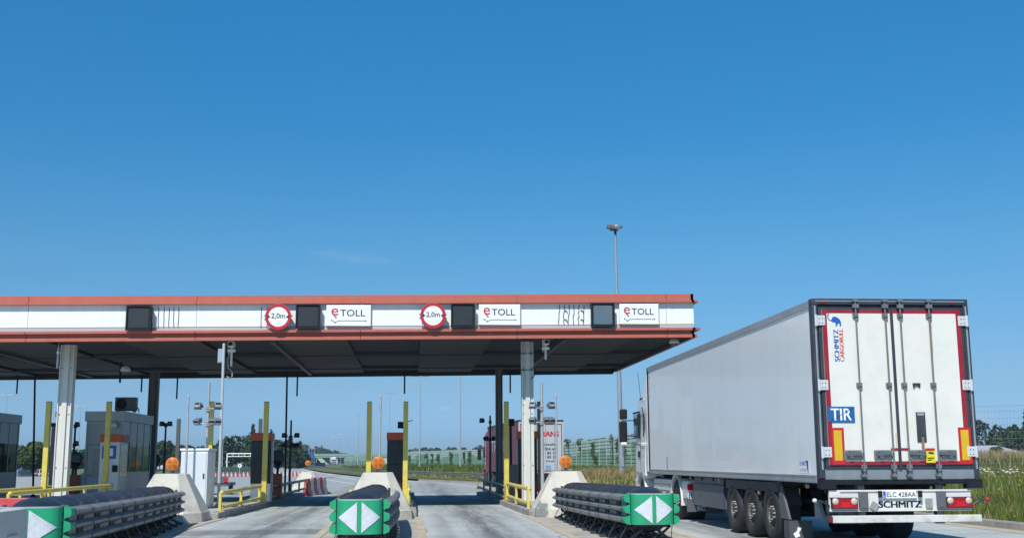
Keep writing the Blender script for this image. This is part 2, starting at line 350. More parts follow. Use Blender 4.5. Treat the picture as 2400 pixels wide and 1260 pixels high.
# paved noses in front of each island, flush, with a sandy strip on either side
ISL = {'A': (-12.3, -10.05), 'B': (-7.1, -5.0), 'C': (-1.75, .16), 'D': (3.15, 5.25), 'Z': (-18.0, -15.6)}
for k, (xa, xb) in ISL.items():
    sheet('island_apron', [(xa, 9), (xb, 9), (xb, 31), (xa, 31)], .006, M_island, .05)
    sheet('kerb_strip', [(xb-.02, 9), (xb+.15, 9), (xb+.15, 31), (xb-.02, 31)], .016, M_edge, .03)
    sheet('kerb_strip', [(xa-.15, 9), (xa+.02, 9), (xa+.02, 31), (xa-.15, 31)], .016, M_edge, .03)
    b = MB(); b.prism([(xa, 30.5), (xb, 30.5), (xb, 55), (xb-.3, 57), (xa+.3, 57), (xa, 55)], -.05, .17, XYZ)
    drape(tag(b.build('kerb_island', M_kerb, bevel=.03), kind='structure'))
    b = MB(); b.prism([(xa+.18, 30.7), (xb-.18, 30.7), (xb-.18, 55), (xb-.45, 56.7), (xa+.45, 56.7), (xa+.18, 55)], .1, .178, XYZ)
    drape(tag(b.build('island_paving', M_island), kind='structure'))
    # painted chevrons at the exit end
    b = MB()
    for j in range(5):
        y = 58+j*1.6; hw = (xb-xa)/2*(1-j*.16); cx = (xa+xb)/2
        b.add([(cx-hw, y, .0045), (cx, y+1.2, .0045), (cx+hw, y, .0045), (cx+hw, y-.45, .0045), (cx, y+.7, .0045), (cx-hw, y-.45, .0045)], [(0, 1, 4, 5), (1, 2, 3, 4)])
    drape(tag(b.build('road_marking', M_paint), kind='structure'))
# painted lines on the plaza
ln = MB()
def stripe(pts, wd, z=.0045):
    for (xa, ya), (xb, yb) in zip(pts, pts[1:]):
        d = Vector((xb-xa, yb-ya, 0)).normalized(); q = Vector((-d.y, d.x, 0))*wd/2
        a, b_ = Vector((xa, ya, z)), Vector((xb, yb, z)); ln.add([a-q, a+q, b_+q, b_-q], [(0, 1, 2, 3)])
def pstripe(pp, wd): stripe([tuple(gnd(*p, -.24)[:2]) for p in pp], wd)
pstripe([(952, 1127), (1020, 1131), (1120, 1139)], .22)
pstripe([(956, 1119), (1010, 1119.5), (1100, 1122)], .2)
pstripe([(768, 1112), (835, 1123)], .25)
pstripe([(752, 1120), (832, 1133)], .22)
pstripe([(775, 1138), (832, 1138)], .25)
stripe([(x-.9, y) for x, y in redge[3:]], .25)
drape(tag(ln.build('road_marking', M_paint), kind='structure'))

# ---------------------------------------------------------------- canopy
CY, CDP, CXR, CXL = 36.26, 14.8, 9.31, -46.0
def zc(x): return 5.45-.0112*(CXR-x)
def GI(y): return .178+gz(y)
def slab(mb, x0, x1, y0, y1, z0, z1, zf=None):
    """box whose top and bottom follow the slight fall of the canopy"""
    q = [(x0, y0), (x1, y0), (x1, y1), (x0, y1)]
    vs = [(x, y, zc(x)-5.45+z0) for x, y in q]+[(x, y, zc(x)-5.45+z1) for x, y in q]
    mb.add(vs, [(0,3,2,1),(4,5,6,7),(0,1,5,4),(1,2,6,5),(2,3,7,6),(3,0,4,7)]); return mb
can = thing('toll_canopy', (0, 0, 0), 'long flat toll plaza canopy with terracotta edges and white fascia over the lanes', 'canopy')
J = [-46, -37.2, -28.4, -19.6, gx(42, CY), gx(446, CY), gx(840, CY), gx(1213, CY), gx(1572, CY), CXR]
for nm, m, rows in (('top_trim', M_red, ((6.62, 6.88, 0, .12), (6.585, 6.655, -.13, .12))),
                    ('bottom_trim', M_red, ((5.66, 5.74, -.16, .1), (5.52, 5.66, .02, .1), (5.43, 5.53, -.07, .1)))):
    for a, b_ in zip(J, J[1:]):
        t = MB()
        for z0, z1, y0, y1 in rows: slab(t, a+.008, b_-.008, CY+y0, CY+y1, z0, z1)
        if b_ == CXR:
            for z0, z1, y0, y1 in rows: slab(t, CXR-.1, CXR-y0, CY+y0, CY+CDP, z0, z1)
        t.build(nm, m, can)
for a, b_ in zip(J, J[1:]):
    t = MB(); slab(t, a+.008, b_-.008, CY+.03, CY+.1, 5.88, 6.60)
    if b_ == CXR: slab(t, CXR-.1, CXR-.03, CY+.1, CY+CDP, 5.88, 6.60)
    t.build('fascia_panel', M_panel, can)
t = MB(); slab(t, CXL, CXR-.02, CY+.045, CY+.12, 5.72, 5.875); t.build('lower_strip', mat('shaded sill', (.42, .44, .46), .5), can)  # grey colour carries the shade lying on this sill
# soffit: alternating pale sheets and darker recesses, running away from the viewer
xs = CXL; i = 0
sof = MB(); sofd = MB(); beam = MB()
wid = 2.38
edges = []
x = CXR-.12
while x > CXL:
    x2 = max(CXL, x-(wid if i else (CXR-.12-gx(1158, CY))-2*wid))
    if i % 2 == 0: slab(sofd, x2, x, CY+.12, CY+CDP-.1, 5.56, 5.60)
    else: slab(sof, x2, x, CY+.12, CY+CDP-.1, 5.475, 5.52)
    if i % 4 == 1: slab(beam, x2-.07, x2+.07, CY+.12, CY+CDP-.1, 5.38, 5.56)
    i += 1; x = x2
for k in (2, 4):
    y = CY+.1+k*CDP/5
    slab(beam, CXL, CXR-.12, y-.02, y+.02, 5.44, 5.56)
sof.build('soffit_sheet', M_soffit_a, can); sofd.build('soffit_recess', M_soffit_b, can); beam.build('soffit_beam', M_dark, can)
t = MB(); slab(t, CXL, CXR-.1, CY+CDP-.12, CY+CDP, 5.33, 5.78); slab(t, CXR-.14, CXR-.1, CY+.12, CY+CDP-.12, 5.40, 5.60); t.build('rear_edge', M_dark, can)
t = MB(); slab(t, CXL, CXR-.12, CY+.12, CY+CDP-.12, 5.64, 5.80); t.build('roof_deck', M_dark, can)
t = MB(); xr = -14.0
while xr < CXR-1:
    slab(t, xr, xr+.12, CY+.25, CY+.4, 6.88, 6.905); xr += random.choice([.7, .9, 1.6])
t.build('roof_clips', M_dark, can)
# loose cables hanging on the fascia
def cable(px, seed, y0=714, y1=768, amp=.8):
    random.seed(seed); pts = []
    for k in range(8):
        p = at(px+random.uniform(-amp, amp)-k*.25, y0+(y1-y0)*k/7, CY+.015); pts.append(p)
    return pts
for px_, s_ in ((372, 1), (385, 2), (397, 3), (408, 4), (419, 5), (613, 9), (627, 10)): t = MB(); t.path(cable(px_, s_, 719, 767, .6), .009, 6); t.build('loose_cable', M_dark, can)
for px_, s_ in ((1311, 11), (1323, 12), (1334, 13), (1345, 14), (1357, 15), (1369, 16)): t = MB(); t.path(cable(px_, s_, 714, 760, 1.5), .011, 6); t.build('loose_cable', M_dark, can)
for px_, yy in ((1326, 727), (1326, 748), (1364, 727), (1364, 748)): t = MB(); t.path([at(px_-3, yy, CY+.01), at(px_+1, yy+1, CY+.01), at(px_+4, yy+6, CY+.01)], .014, 6); t.build('loose_cable', M_dark, can)
random.seed(3)

# columns: welded H-section in white paint, bolted
def column(px, y, label, w_=.44, top=5.45, z0=.17, m=M_white, x=None):
    X = gx(px, y) if x is None else x
    c = thing('canopy_column', (X, y, z0), label, 'column', 'canopy columns')
    h = zc(X)-z0+.03-gz(y)
    b = MB(); b.box((-w_/2, -.16, 0), (-w_/2+.03, .16, h)); b.box((w_/2-.03, -.16, 0), (w_/2, .16, h)); b.box((-w_/2+.03, -.11, 0), (w_/2-.03, .11, h))
    b.box((-.075, -.175, 0), (.075, -.11, h)); b.build('shaft', m, c)
    b = MB()
    for zz in (1.2, 2.9, 3.2, 4.4):
        for xx in (-.15, .15): b.cyl((xx, -.13, zz), (xx, -.10, zz), .018, n=8)
    b.build('bolts', M_dark, c)
    b = MB(); b.box((-w_/2-.08, -.26, 0), (w_/2+.08, .26, .035)); b.build('base_plate', M_galv, c)
    return c
M_colwhite = mat('column paint', (.62, .62, .58), .5, 0, .06, 2, stretch=(3, 3, .6), dirt=(.36, .34, .30), dirt_amt=.4, dirt_scale=2)
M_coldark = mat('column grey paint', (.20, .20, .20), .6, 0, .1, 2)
column(0, 37.85, 'pale canopy column at the front edge, beside the toll booth with the cooling unit', m=M_colwhite, x=gx(146, 37.85))
column(0, 37.85, 'pale canopy column at the front edge, behind the last concrete cone', m=M_colwhite, x=gx(1237, 37.85), w_=.40)
column(0, 49.6, 'dark canopy column at the rear edge, behind the toll booth', .4, m=M_coldark, x=gx(353, 49.6))
column(0, 49.6, 'dark canopy column at the rear edge, left of the tall yellow post', .3, m=M_coldark, x=gx(1170, 49.6), )
for c_ in [o for o in C.objects if o.name.startswith('canopy_column')][1:2]:
    b = MB()
    for zz in (4.35, 4.9): b.box((-.24, -.19, zz), (.24, .17, zz+.02)); b.cyl((.24, -.1, zz), (.30, -.1, zz), .02, n=8); b.cyl((-.30, -.1, zz), (-.24, -.1, zz), .02, n=8)
    b.build('strap_clamp', M_dark, c_)

# ---------------------------------------------------------------- signs on the fascia
def display(px, py, label, face):
    p = at(px, py, CY-.22); d = thing('display_box', (p.x, CY+.03, p.z), label, 'display', 'square display boxes on the canopy fascia')
    b = MB(); b.box((-.37, -.25, -.38), (.37, 0, .38)); b.build('housing', M_black, d, bevel=.02)
    b = MB(); b.box((-.39, -.29, -.40), (.39, -.25, -.36)); b.box((-.39, -.29, .36), (.39, -.25, .40)); b.box((-.39, -.29, -.36), (-.35, -.25, .36)); b.box((.35, -.29, -.36), (.39, -.25, .36)); b.build('bezel', M_black, d)
    s = .31; rr = .045; pl = []
    for cx, cz, a0 in ((s-rr, s-rr, 0), (-s+rr, s-rr, 90), (-s+rr, -s+rr, 180), (s-rr, -s+rr, 270)):
        for k in range(5): a = R(a0+k*22.5); pl.append((cx+rr*math.cos(a), cz+rr*math.sin(a)))
    b = MB(); b.prism(pl, -.262, -.251, lambda u, v, t: (u, t, v)); b.build('screen', face, d)
    b = MB()
    for zz in (-.16, .22): b.path([(.37, -.1, zz), (.42, -.1, zz), (.42, -.1, zz-.07), (.37, -.1, zz-.07)], .012, 6)
    b.build('latch', M_steel, d)
display(325, 745, 'leftmost unlit display box, with no round sign or white panel next to it', M_screen)
display(722, 741.5, 'unlit black display box between the first round sign and first white panel', M_screen)
display(1085, 739.5, 'unlit black display box between the right round sign and the middle white panel', M_screen)
display(1413, 737.5, 'square display box with a blue-grey face, nearest the right end of the canopy', M_screen2)
def width_sign(px, py, label):
    p = at(px, py, CY-.26); d = thing('width_limit_sign', (p.x, CY+.03, p.z), label, 'traffic sign', 'round width limit signs')
    b = MB(); b.lathe([(0, 0), (.40, 0), (.415, .012), (.415, .03), (.40, .034)], (0, -.26, 0), (0, -1, 0), 40, False)
    b.build('plate', M_galv, d)
    b = MB(); b.lathe([(.315, .034), (.315, .040), (.412, .040), (.412, .034)], (0, -.26, 0), (0, -1, 0), 48, False); b.build('red_ring', M_signred, d)
    b = MB(); b.lathe([(0, .037), (.32, .037)], (0, -.26, 0), (0, -1, 0), 48, False); b.build('sign_face', M_signwhite, d)
    b = MB(); text(b, '2,0m', 1, (0, -.302, -.075), EX, EZ, 0, .012, width=.44, height=.19, align='CENTER')
    for s in (-1, 1): b.add([(s*.34, -.302, .075), (s*.34, -.302, -.075), (s*.245, -.302, 0)], [(0, 1, 2)])
    b.build('lettering', M_ink, d)
    b = MB(); b.box((-.44, -.235, .02), (.44, -.20, .06)); b.box((-.44, -.235, -.10), (.44, -.20, -.06)); b.box((-.2, -.2, -.2), (-.16, 0, .2)); b.box((.16, -.2, -.2), (.2, 0, .2)); b.build('bracket', M_dark, d)
width_sign(652, 742, 'red ringed round sign reading 2,0m, left of the two')
width_sign(1015, 739, 'red ringed round sign reading 2,0m, right of the two')
def etoll(px, py, wpx, label, face):
    y = CY-.10; p = at(px, py, y); W = wpx/2626.4*y*.995
    d = thing('toll_sign', (p.x, CY+.03, p.z), label, 'sign', 'white toll signs on the fascia')
    H = .685
    b = MB(); b.box((-W/2, -.13, -H/2), (W/2, 0, H/2)); b.build('sign_box', face, d, bevel=.012)
    k = W/1.42
    b = MB(); text(b, 'TOLL', 1, (-.27*k, -.134, -.03), EX, EZ, 0, .008, width=.80*k, height=.215)
    for x0, z0, x1, z1 in ((-.52, -.17, -.43, -.235), (-.43, -.235, -.34, -.19), (-.34, -.19, -.24, -.175), (-.24, -.175, .54, -.175)):
        b.bar((x0*k, -.132, z0), (x1*k, -.132, z1), .012, .012)
    for x0, z0 in ((-.53, -.165), (.55, -.175), (-.43, -.235)): b.cyl((x0*k, -.14, z0), (x0*k, -.13, z0), .02, n=10)
    b.build('lettering', M_ink, d)
    b = MB(); text(b, 'e', 1, (-.55*k, -.134, -.01), EX, EZ, 0, .004, width=.225*k, height=.235)
    b.add([(-.50*k, -.135, .02), (-.40*k, -.135, -.11), (-.36*k, -.135, -.05), (-.40*k, -.135, -.055), (-.45*k, -.135, .012)], [(0, 1, 2, 3, 4)])
    b.build('logo_letter', M_signred, d)
etoll(817, 738.5, 104, 'white panel lettered eTOLL, the leftmost of the three', M_signwhite)
etoll(1171, 736.5, 99, 'white panel lettered eTOLL, in the middle of the three', M_signwhite)
etoll(1498, 735, 96, 'white panel lettered eTOLL, nearest the right end of the canopy', M_signwhite)

# ---------------------------------------------------------------- concrete cones with amber lamps
def chipped(name, centre, radius):
    m = mat(name, (.56, .53, .46), .85, 0, .07, 1.2, dirt=(.30, .28, .25), dirt_amt=.5, dirt_scale=1.7, bump=.3, bscale=25)
    n = m.node_tree; b = n.nodes['Principled BSDF']; L = n.links.new; src = b.inputs['Base Color'].links[0].from_socket
    t = n.nodes.new('ShaderNodeTexCoord'); d = n.nodes.new('ShaderNodeVectorMath'); d.operation = 'DISTANCE'; d.inputs[1].default_value = centre; L(t.outputs['Object'], d.inputs[0])
    z = n.nodes.new('ShaderNodeTexNoise'); z.inputs['Scale'].default_value = 7; z.inputs['Detail'].default_value = 5; L(t.outputs['Object'], z.inputs['Vector'])
    a = n.nodes.new('ShaderNodeMath'); a.operation = 'MULTIPLY_ADD'; a.inputs[1].default_value = .35; L(z.outputs['Fac'], a.inputs[0]); L(d.outputs['Value'], a.inputs[2])
    r = n.nodes.new('ShaderNodeMapRange'); r.inputs[1].default_value = radius; r.inputs[2].default_value = radius+.06; r.inputs[3].default_value = 1; r.inputs[4].default_value = 0; L(a.outputs[0], r.inputs[0])
    z2 = n.nodes.new('ShaderNodeTexNoise'); z2.inputs['Scale'].default_value = 14; L(t.outputs['Object'], z2.inputs['Vector'])
    c2 = n.nodes.new('ShaderNodeMixRGB'); c2.inputs[1].default_value = (.07, .09, .11, 1); c2.inputs[2].default_value = (.36, .34, .30, 1); L(z2.outputs['Fac'], c2.inputs[0])
    mi = n.nodes.new('ShaderNodeMixRGB'); L(r.outputs[0], mi.inputs[0]); L(src, mi.inputs[1]); L(c2.outputs[0], mi.inputs[2]); L(mi.outputs[0], b.inputs['Base Color']); return m
M_chip = chipped('chipped concrete', (-.85, -.70, .12), .48)
def cone(x, y, label, lamp_label, h=1.18, wb=.91, wt=.37, lamp_px=None, s=1, rz=0, rough=0):
    c = thing('concrete_bollard', (x, y, 0), label, 'bollard', 'concrete cones at the island ends', rz)
    b = MB(); n = 8
    lv = [(wb, 1.15*wb, 0), (wb*.97, 1.12*wb, .22), (wb*.93, 1.05*wb, .27), (wt+.02, wt*1.25, h-.02), (wt, wt*1.22, h)]
    vs = []; ch = .42
    for hw, hd, z in lv:
        cx, cy = hw*ch, hd*ch
        for u, v in ((-hw, -hd+cy), (-hw+cx, -hd), (hw-cx, -hd), (hw, -hd+cy), (hw, hd-cy), (hw-cx, hd), (-hw+cx, hd), (-hw, hd-cy)): vs.append((u*s, v*s, z*s))
    k = len(lv); fs = [(j*n+i, j*n+(i+1) % n, (j+1)*n+(i+1) % n, (j+1)*n+i) for j in range(k-1) for i in range(n)]
    fs += [tuple(range(n-1, -1, -1)), tuple(range((k-1)*n, k*n))]
    b.add(vs, fs); b.build('concrete_body', M_chip if rough else M_conc, c, bevel=.02)
    # the lamp stands on the cone: a thing of its own
    l = thing('warning_lamp', (x, y, h*s), lamp_label, 'lamp', 'round amber warning lamps', rz)
    q = .17*s
    b = MB(); b.cyl((0, 0, 0), (0, 0, .06*s), .05*s); b.cyl((0, 0, 0), (0, 0, .015), .09*s); b.build('socket', M_dark, l)
    b = MB(); b.lathe([(0, -.045), (q*.9, -.045), (q, -.02), (q, .02), (q*.93, .04), (q*.88, .04)], (0, 0, .06*s+q), (0, -1, 0), 28); b.build('housing', mat('amber rim', (.62, .19, .02), .35), l)
    b = MB(); b.lathe([(0, .07), (q*.3, .066), (q*.6, .056), (q*.9, .038)], (0, 0, .06*s+q), (0, -1, 0), 28); b.build('lens', M_amber, l)
    b = MB()
    for a0 in (0, 90, 180, 270):
        a1, a2 = R(a0+14), R(a0+76)
        for (ra, rb) in ((.18, .30), (.40, .52), (.62, .74)):
            vs = []
            for t_ in range(6):
                a = a1+(a2-a1)*t_/5
                for rr in (ra, rb): vs.append((q*rr*math.cos(a), -(.0755-.03*rr*rr), .06*s+q+q*rr*math.sin(a)))
            b.add(vs, [(2*i, 2*i+2, 2*i+3, 2*i+1) for i in range(5)])
    b.build('prism_ribs', M_amber2, l)
    return c
cone(-6.05, 29.6, 'pale concrete cone in front of the white switch cabinet', 'amber lamp on the concrete cone in front of the white cabinet')
cone(-.86, 30.0, 'pale concrete cone behind the middle crash cushion', 'amber lamp on the concrete cone between the two open lanes')
cone(4.17, 30.6, 'pale concrete cone with a chipped dark lower left corner, behind the right crash cushion', 'amber lamp on the chipped concrete cone nearest the white lorry', rough=1)
# cones facing the other way at the far ends
cone(-5.9, 66, 'small cream concrete cone far behind the islands, at the red and white barrier row', 'small amber lamp far back beside the red and white barriers', s=.95)
cone(-14.8, 54.5, 'cream concrete cone in the shade of the canopy beside the left booth', 'small amber lamp in the shade between left column and booth', s=1.0)

# ---------------------------------------------------------------- crash cushions
def cushion(x0, y0, x1, y1, label, wn=.37, wr=.44, nd=9):
    """x0,y0 nose centre, x1,y1 the end at the cone"""
    d = Vector((x1-x0, y1-y0, 0)); L = d.length; rz = math.atan2(-d.x, d.y)
    c = thing('crash_cushion', (x0, y0, 0), label, 'crash cushion', 'crash cushions in front of the islands', rz)
    zb, zt = .365, .87
    drop = lambda y: -.10*max(0, y)/L
    # nose: bent green sheet
    b = MB(); N = 20; pr = []
    for i in range(N+1):
        a = math.pi*i/N; cx = -wn*math.cos(a); pr.append((math.copysign(abs(math.cos(a))**.55, -math.cos(a))*wn, -.20*math.sin(a)**.8 if math.sin(a) > 0 else 0))
    pr = [(-wn, .30)]+pr+[(wn, .30)]
    vs = [(u, v, zb) for u, v in pr]+[(u, v, zt) for u, v in pr]+[(u*.97, v+.012, zb) for u, v in pr]+[(u*.97, v+.012, zt) for u, v in pr]; m_ = len(pr)
    b.smooth = True; b.add(vs, [(i, i+1, m_+i+1, m_+i) for i in range(m_-1)]+[(2*m_+i+1, 2*m_+i, 3*m_+i, 3*m_+i+1) for i in range(m_-1)]); b.smooth = False
    b.add(vs, [(m_+i, m_+i+1, 3*m_+i+1, 3*m_+i) for i in range(m_-1)]+[(i+1, i, 2*m_+i, 2*m_+i+1) for i in range(m_-1)])
    nose = b.build('nose_cover', M_green, c)
    b = MB()
    b.prism([(-wn*.99, .30)]+[(u*.985, v+.01) for u, v in pr[1:-1]]+[(wn*.99, .30), (wn*.9, .30)]+[(u*.9, v+.04) for u, v in reversed(pr[1:-1])]+[(-wn*.9, .30)], zt+.0, zt+.02, XYZ)
    b.build('nose_rim', M_galv, c)
    # reflective triangles pointing outwards, wrapped on the sheet
    def surf(u): # y of nose at x=u
        t = min(1, abs(u)/wn); 
        best = min(range(len(pr)-1), key=lambda i: abs((pr[i][0]+pr[i+1][0])/2-u)); a_, b_ = pr[best], pr[best+1]
        return min(a_[1], b_[1])-.006
    b = MB()
    for s in (-1, 1):
        vs = []; K = 10
        for k in range(K+1):
            f = k/K; u = s*(.035+f*(wn*.90-.035)); hh = .228*(1-f)+.004
            cq = min(1, abs(u)/wn)**1.818; yy = -.20*max(0, 1-cq*cq)**.4-.010
            vs += [(u, yy, .617-hh), (u, yy, .617+hh)]
        b.add(vs, [(2*i, 2*i+2, 2*i+3, 2*i+1) for i in range(K)])
    b.build('reflector', M_refl, c)
    # three-ridge rails on both sides, panels lapping over each other
    prof = [(0, 0), (.08, .035), (.10, .05), (.10, .095), (.08, .11), (.0, .15), (0, .21), (.08, .245), (.10, .255), (.10, .295), (.08, .305), (0, .34), (0, .40), (.08, .44), (.10, .455), (.10, .50), (.08, .515), (0, .55)]
    prof = [(u, z*.918) for u, z in prof]
    for s in (-1, 1):
        b = MB(); npan = nd
        for k in range(npan):
            ya = .25+(L-.9)*k/npan; yb = .25+(L-.9)*(k+1)/npan+.12
            vs = []
            for y in (ya, yb):
                o_ = (.012 if y == ya else .0)+wn+(wr-wn)*y/L+.10*math.sin(math.pi*y/L)
                for u, z in prof: vs.append((s*(o_+u), y, zb+z+drop(y)))
            m_ = len(prof); b.add(vs, [(i, i+1, m_+i+1, m_+i) for i in range(m_-1)])
        b.build('side_rail', mat('rail steel', (.21, .22, .225), .5, .2, .15, 3, dirt=(.09, .09, .09), dirt_amt=.6, dirt_scale=2.5), c, fix=False)
        # slots with bolt washers; enlarged black strips paint shade into the rail valleys
        b = MB(); h = MB()
        for k in range(npan):
            yc = .25+(L-.9)*(k+.72)/npan
            for zc_ in (.165, .340):
                o_ = wn+(wr-wn)*yc/L+.10*math.sin(math.pi*yc/L)+.004
                b.box((s*o_, yc-.26, zb+zc_-.036+drop(yc)), (s*(o_+.012), yc+.30, zb+zc_+.036+drop(yc)))
                h.cyl((s*(o_), yc+.13, zb+zc_+drop(yc)), (s*(o_+.035), yc+.13, zb+zc_+drop(yc)), .04, .03, n=8)
        b.build('valley_shade_slots', M_black, c); h.build('bolts', M_galv, c)
        b = MB()                       # green wavy end tabs
        zz = (.075, .275, .475)
        for z in zz:
            vs = []
            z = z*.918
            for y, wd in ((-.02, 1), (.30, .9), (.42, .15)):
                vs += [(s*(wn+.012), y, zb+z-.08*wd), (s*(wn+.10), y, zb+z-.05*wd), (s*(wn+.115), y, zb+z), (s*(wn+.10), y, zb+z+.05*wd), (s*(wn+.012), y, zb+z+.085*wd)]
            b.add(vs, [(5*j+i, 5*j+i+1, 5*j+5+i+1, 5*j+5+i) for j in range(2) for i in range(4)]+[(0, 1, 2, 3, 4)])
        b.build('wrap_tab', M_green, c)
    # black drums between the rails
    rd = min(wn, .36)
    for k in range(nd):
        y = .45+(L-1.3)*k/(nd-1); w_ = wn+.07*math.sin(math.pi*y/L); hl = (L-1.3)/(nd-1)*.50
        b = MB(); vs = []; n1, n2 = 22, 11; dz = drop(y)
        for j in range(n2):
            t_ = -1+2*j/(n2-1); cc = 1-t_*t_; wj = w_*(.86+.08*cc); hj = .245+.145*cc**.8
            for i in range(n1):
                a = 2*math.pi*i/n1; ca, sa = math.cos(a), math.sin(a)
                vs.append((wj*math.copysign(abs(ca)**.75, ca), y+hl*t_*.98, .605+dz+hj*math.copysign(abs(sa)**.85, sa)+.008*math.sin(t_*20)))
        b.smooth = True; b.add(vs, [(j*n1+i, j*n1+(i+1) % n1, (j+1)*n1+(i+1) % n1, (j+1)*n1+i) for j in range(n2-1) for i in range(n1)]); b.smooth = False
        b.add(vs[:n1], [tuple(range(n1))]); b.add(vs[-n1:], [tuple(range(n1))]); b.build('rubber_drum', M_rubber, c)
    # diaphragm uprights and feet
    fr = MB(); st = MB()
    for k in range(nd+1):
        y = .18+(L-1.0)*k/nd; dz = drop(y); w_ = wn+.07*math.sin(math.pi*y/L)-.02
        for s in (-1, 1):
            fr.box((s*w_, y-.02, zb+dz-.05), (s*(w_-.05), y+.02, zt+dz+.035))
        if k: fr.build('support_frame', M_dark, c); fr = MB()
        fr.box((-w_, y-.02, zb+dz-.06), (w_, y+.02, zb+dz-.02))
        for s in (-1, 1):
            fr.bar((s*.05, y, zb+dz-.04), (s*(w_+.05), y+.12, .05), .045); fr.bar((s*w_, y, zb+dz-.04), (s*.1, y+.25, .04), .035)
            st.bar((s*(w_+.04), y, zb+dz), (s*(w_+.12), y+.5, .02), .012)
            fr.box((s*(w_-.02), y+.04, .0), (s*(w_+.14), y+.2, .06))
    fr.build('support_frame', M_dark, c); st.build('tension_strap', M_darkgrey, c)
    b = MB(); b.box((-.09, .1, .03), (.09, L-.3, .12)); b.cyl((0, L-.5, .18), (0, L-.15, .18), .12); b.build('ground_rail', M_dark, c)
cushion(-5.06, 15.8, -5.98, 28.4, 'crash cushion at the lower left, its green nose half hidden by a pale plastic barrier', wn=.42, wr=.46, nd=11)
cushion(-.78, 17.75, -.86, 28.9, 'crash cushion in the middle, seen nose-on between the two open lanes', wn=.35, wr=.42, nd=10)
cushion(4.15, 19.5, 4.15, 29.5, 'crash cushion on the right beside the white trailer, green nose with white arrows', nd=9)

# ---------------------------------------------------------------- island furniture
def square_post(px, y, h, label, m=M_yellow, w_=.165, x=None, grp='tall yellow square posts', ztop=None, name='guard_post', cat='post'):
    X = gx(px, y) if x is None else x
    c = thing(name, (X, y, .178), label, cat, grp)
    b = MB(); b.box((-w_/2, -w_/2, 0), (w_/2, w_/2, h)); b.build('shaft', m, c, bevel=.008)
    b = MB(); b.box((-w_/2-.04, -w_/2-.04, 0), (w_/2+.04, w_/2+.04, .02))
    for sx in (-1, 1): b.cyl((sx*(w_/2+.022), -w_/2-.02, .02), (sx*(w_/2+.022), -w_/2-.02, .045), .012, n=6)
    b.build('foot_plate', m, c)
    b = MB(); b.box((-w_/2+.006, -w_/2+.006, h), (w_/2-.006, w_/2-.006, h+.012)); b.build('top_cap', M_dark, c)
    return c
H = 3.38
def ZTOP(y): return hz(600, 940, y)-GI(y)
for px_, y_, lb in ((107, 38.9, 'tall yellow post, leftmost, left of the front column'),
                    (249, 40.3, 'tall yellow post in front of the white ticket machine by the left booth'),
                    (491, 38.9, 'tall yellow post behind the pale floodlight mast and white cabinet'),
                    (621, 39.9, 'tall yellow post in front of the black wrapped machine on the left-hand lane'),
                    (864, 39.4, 'tall yellow post on the left edge of the middle island'),
                    (950, 39.4, 'tall yellow post on the right edge of the middle island, beside the black wrapped machine'),
                    (1187, 39.4, 'tall yellow post between the dark rear column and the front column on the right')):
    square_post(px_, y_, hz(px_, 941, y_)-GI(y_), lb)
square_post(1266, 39.4, hz(1266, 941, 39.4)-GI(39.4), 'tall dark brown post behind the right floodlight mast', m=mat('brown paint', (.16, .13, .06), .6, 0, .2, 3), grp=None)
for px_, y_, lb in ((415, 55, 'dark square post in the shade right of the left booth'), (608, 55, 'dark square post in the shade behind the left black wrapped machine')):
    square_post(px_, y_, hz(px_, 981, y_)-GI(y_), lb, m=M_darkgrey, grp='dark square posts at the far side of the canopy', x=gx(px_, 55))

def pipe_rail(x, ys, label, m=M_yellow, zt=.66, zl=.27, rad=.06, ball=True, sgn=1):
    """two-pipe guard rail along a kerb; ys = positions of the posts"""
    c = thing('guard_rail', (x, ys[0], .17), label, 'guard rail', 'two-pipe guard rails along the islands')
    y0, y1 = 0, ys[-1]-ys[0]; q = .17
    b = MB(); b.smooth = True; b.cyl((0, y0, zt-q), (0, y1, zt-q), rad); b.lathe([(0, -rad), (rad*.75, -rad*.7), (rad, 0)], (0, y0, zt-q), (0, 1, 0), 14); b.build('top_pipe', m, c)
    b = MB(); b.cyl((0, y0, zl-q), (0, y1, zl-q), rad*.85); b.build('lower_pipe', m, c)
    for y in ys:
        b = MB(); b.box((-.035-sgn*.03, y-ys[0]-.06, -.0), (.035-sgn*.03, y-ys[0]+.06, zt-q)); b.box((-.09, y-ys[0]-.09, 0), (.09, y-ys[0]+.09, .015)); b.build('post', m, c)
    return c
pipe_rail(-10.2, [30.2, 33.5, 37, 40.2], 'yellow two-pipe rail along the near edge of the leftmost island', zt=.70)
pipe_rail(-12.15, [30.2, 33.5, 37, 40.2], 'yellow two-pipe rail on the far edge of the leftmost island, ending at a tall post')
pipe_rail(-5.12, [31.6, 35.4, 39.6], 'yellow two-pipe rail right of the white cabinet, behind the left cone')
pipe_rail(-5.12, [42.6, 46.2, 49.8, 53.4, 56.6], 'dark two-pipe rail in the shade leading to the red and white barriers', m=mat('shade-toned yellow', (.33, .29, .13), .5, 0, .1, 3, dirt=(.12, .11, .08), dirt_amt=.6))  # yellow darkened in the colour to stand for the canopy's shade
pipe_rail(-1.62, [31.2, 35, 39.2], 'yellow two-pipe rail on the left edge of the middle island, ending in a rounded tip')
pipe_rail(-.06, [33.4, 36.4, 39.6], 'yellow two-pipe rail on the right edge of the middle island behind its cone')
pipe_rail(3.28, [31.6, 35.2, 38.6], 'yellow two-pipe rail left of the chipped cone', zt=.70, zl=.30)
pipe_rail(3.28, [39.2, 43, 47, 51, 55.6], 'dark two-pipe rail in the shade left of the rear column', m=mat('shade-toned yellow', (.33, .29, .13)), sgn=1)  # same yellow with the canopy shade put into its colour
pipe_rail(5.1, [31.6, 35.2, 38.6, 43], 'yellow two-pipe rail on the right edge of the right-hand island')
